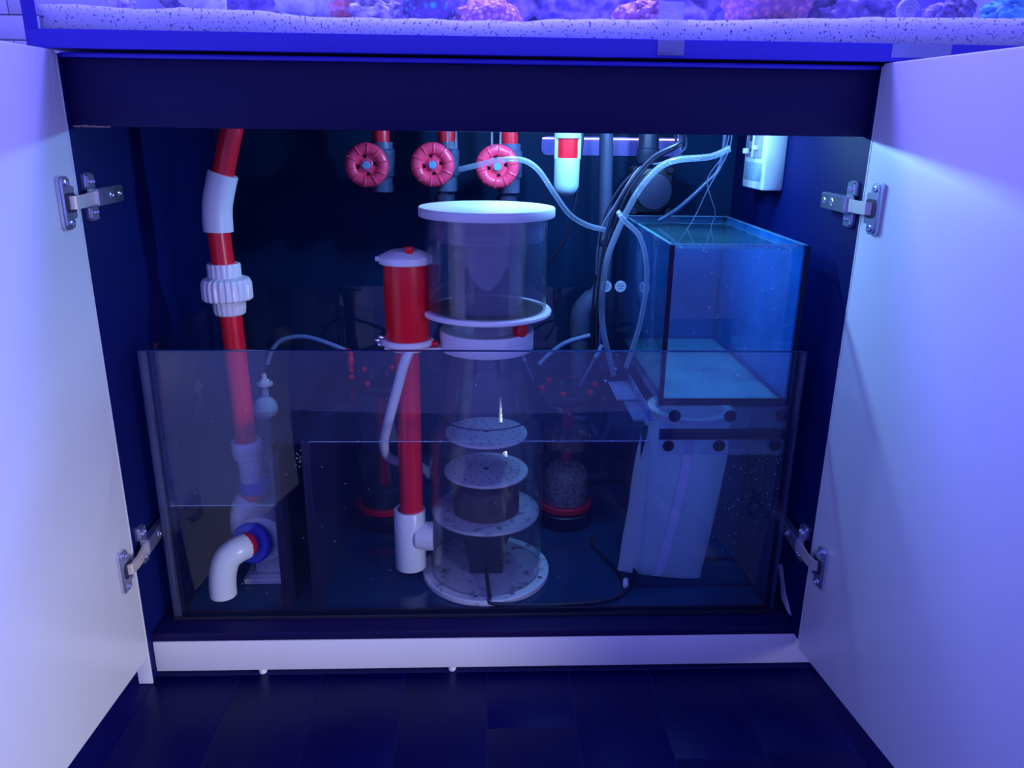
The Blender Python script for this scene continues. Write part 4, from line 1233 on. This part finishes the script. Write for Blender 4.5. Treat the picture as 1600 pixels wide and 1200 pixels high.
wbox('corner_trim', (DX0 - 0.001, DY0 - 0.0022, 1.0165), (DX0 + 0.0165, DY0 - 0.0001, 1.56), 'trim_glow_blue', dt, 0.0008, label='deep blue strip up the left corner')
wbox('pale_rectangle', (0.5530, DY0 - 0.0032, 0.9990), (0.6340, DY0 - 0.0026, 1.0165), 'strip_pale', dt, label='pale blank rectangle on the bottom strip')  # pale flat rectangle lying on the bottom strip
ck = B()
box(ck, (0.2370, DY0 - 0.0075, 0.9965), (0.2720, DY0 - 0.0027, 1.0160), 0.001)
box(ck, (0.2390, DY0 - 0.0095, 0.9990), (0.2600, DY0 - 0.0074, 1.0015), 0.0006)
box(ck, (0.2620, DY0 - 0.0085, 0.9975), (0.2650, DY0 - 0.0074, 1.0040), 0.0004)
obj('clip', ck, 'clip_plastic', dt, label='translucent plastic clip')
ck = B()
box(ck, (0.2390, 0.0030, 1.0400), (0.2730, 0.0065, 1.0640), 0.001)
obj('clip_pad', ck, 'clip_plastic', dt, label='translucent pad inside the glass')
# sand bed
b = B()
nx, ny = 260, 14


def sand_z(x, y):
    pts = [(-0.58, 1.0472), (-0.49, 1.0462), (-0.44, 1.0430), (-0.3686, 1.0453), (-0.30, 1.0440), (-0.2054, 1.0375), (-0.10, 1.0375), (0.0449, 1.0364), (0.10, 1.0400), (0.2142, 1.0416), (0.30, 1.0420), (0.4714, 1.0475), (0.55, 1.0500), (0.7243, 1.0518), (0.95, 1.052)]
    z = pts[-1][1]
    for (a, za), (c, zc) in zip(pts[:-1], pts[1:]):
        if a <= x <= c:
            t_ = (x - a) / (c - a)
            t_ = t_ * t_ * (3 - 2 * t_)
            z = za + (zc - za) * t_
            break
    return z + 0.0016 * noise.noise(Vector((x * 22, y * 22, 0))) + 0.0008 * noise.noise(Vector((x * 90, y * 90, 4)))


top = [[b.verts.new((-0.5655 + i * (1.503 / nx), 0.0025 + 0.56 * j / ny, sand_z(-0.5655 + i * (1.503 / nx), 0.0025 + 0.56 * j / ny))) for j in range(ny + 1)] for i in range(nx + 1)]
for i in range(nx):
    for j in range(ny):
        b.faces.new((top[i][j], top[i + 1][j], top[i + 1][j + 1], top[i][j + 1]))
botf = [b.verts.new((v[0].co.x, 0.0025, 1.0055)) for v in top]
for i in range(nx):
    b.faces.new((botf[i], botf[i + 1], top[i + 1][0], top[i][0]))
sd = obj('sand_bed', b, 'sand', None, kind='stuff', sharp=50)
sd['label'] = 'white speckled sand bed behind the display tank glass'

RG = 'rocks and corals on the sand'


def rock(name, c, rad, mat, label, cat, amp=0.3, freq=2.5, seed=1, sub=4):
    b = B()
    blob(b, c, rad, amp, freq, sub, seed)
    return tag(obj(name, b, mat, None, sharp=70), label, cat, RG)


rock('coral_rock', (0.2310, 0.060, 1.0520), (0.041, 0.030, 0.019), 'coral_pink', 'low pink encrusted rock left of the plastic clip', 'coral', 0.35, 2.4, 3)
rock('bumpy_coral', (0.4130, 0.090, 1.0880), (0.062, 0.050, 0.056), 'coral_rust', 'big rust red bumpy coral right of the plastic clip', 'coral', 0.16, 4.0, 5)
rock('coral_dome', (0.0150, 0.100, 1.0480), (0.047, 0.040, 0.030), 'coral_pink', 'rounded pink dome coral with teal flecks', 'coral', 0.14, 4.0, 7)
rock('coral_mat', (-0.0700, 0.105, 1.0650), (0.036, 0.035, 0.032), 'coral_green', 'purple mat coral with turquoise polyps', 'coral', 0.15, 4.0, 8)
rock('live_rock', (-0.1480, 0.100, 1.0600), (0.034, 0.030, 0.020), 'rock_pale', 'grey white jagged rock between lilac and purple corals', 'rock', 0.35, 2.8, 9)
rock('coral_lilac', (-0.2430, 0.105, 1.0750), (0.045, 0.035, 0.034), 'coral_lilac', 'pale lilac lumpy coral beside the red one', 'coral', 0.2, 3.0, 10)
rock('coral_red', (-0.2000, 0.115, 1.0800), (0.036, 0.030, 0.033), 'coral_red', 'glowing pink red coral at the left of the sand', 'coral', 0.2, 4.0, 11)
rock('frag', (-0.3900, 0.120, 1.0760), (0.030, 0.024, 0.030), 'coral_lilac', 'small pale coral lump near the left tank end', 'coral', 0.35, 3.2, 12)
rock('frag', (-0.5030, 0.100, 1.0670), (0.020, 0.018, 0.017), 'rock_pale', 'smallest pale knob of coral nearest the left tank corner', 'coral', 0.35, 3.2, 13)
rock('live_rock', (0.6600, 0.080, 1.0660), (0.022, 0.020, 0.014), 'rock_violet', 'small violet rock between the snail and the teal coral', 'rock', 0.4, 2.6, 14)
rock('live_rock', (0.6900, 0.085, 1.0760), (0.020, 0.018, 0.020), 'rock_violet', 'violet rock leaning on the small one beside teal coral', 'rock', 0.4, 2.6, 15)
rock('coral_teal', (0.7750, 0.070, 1.0680), (0.055, 0.035, 0.024), 'coral_teal', 'bright teal ruffled coral at the right end', 'coral', 0.3, 5.0, 16)
rock('live_rock', (0.5400, 0.120, 1.0740), (0.065, 0.040, 0.030), 'rock_violet', 'pitted violet rock sloping up behind the snail', 'rock', 0.4, 2.8, 17)
rock('live_rock', (-0.10, 0.40, 1.1500), (0.22, 0.10, 0.13), 'rock_violet', 'large violet rock mass far back in the tank middle', 'rock', 0.4, 2.2, 18)
rock('live_rock', (0.30, 0.42, 1.1300), (0.20, 0.10, 0.11), 'rock_violet', 'large violet rock mass far back behind the clip', 'rock', 0.4, 2.2, 19)
rock('live_rock', (-0.40, 0.42, 1.1200), (0.13, 0.09, 0.10), 'rock_violet', 'large violet rock mass far back on the left', 'rock', 0.4, 2.2, 20)
# snail
b = B()
pth = []
for i in range(56):
    a = i / 55 * 2 * math.pi * 2.6
    q = 1 - i / 55
    rr_ = 0.0128 * q ** 1.0
    pth.append((0.6010 + rr_ * math.cos(a), 0.060 - 0.006 * (1 - q), 1.0655 + rr_ * math.sin(a)))
tube(b, pth, lambda s_: 0.0050 * (1 - s_) + 0.0012, 10, 1)
tag(obj('snail_shell', b, 'shell'), 'round grey spiral snail shell on the sand', 'shell')
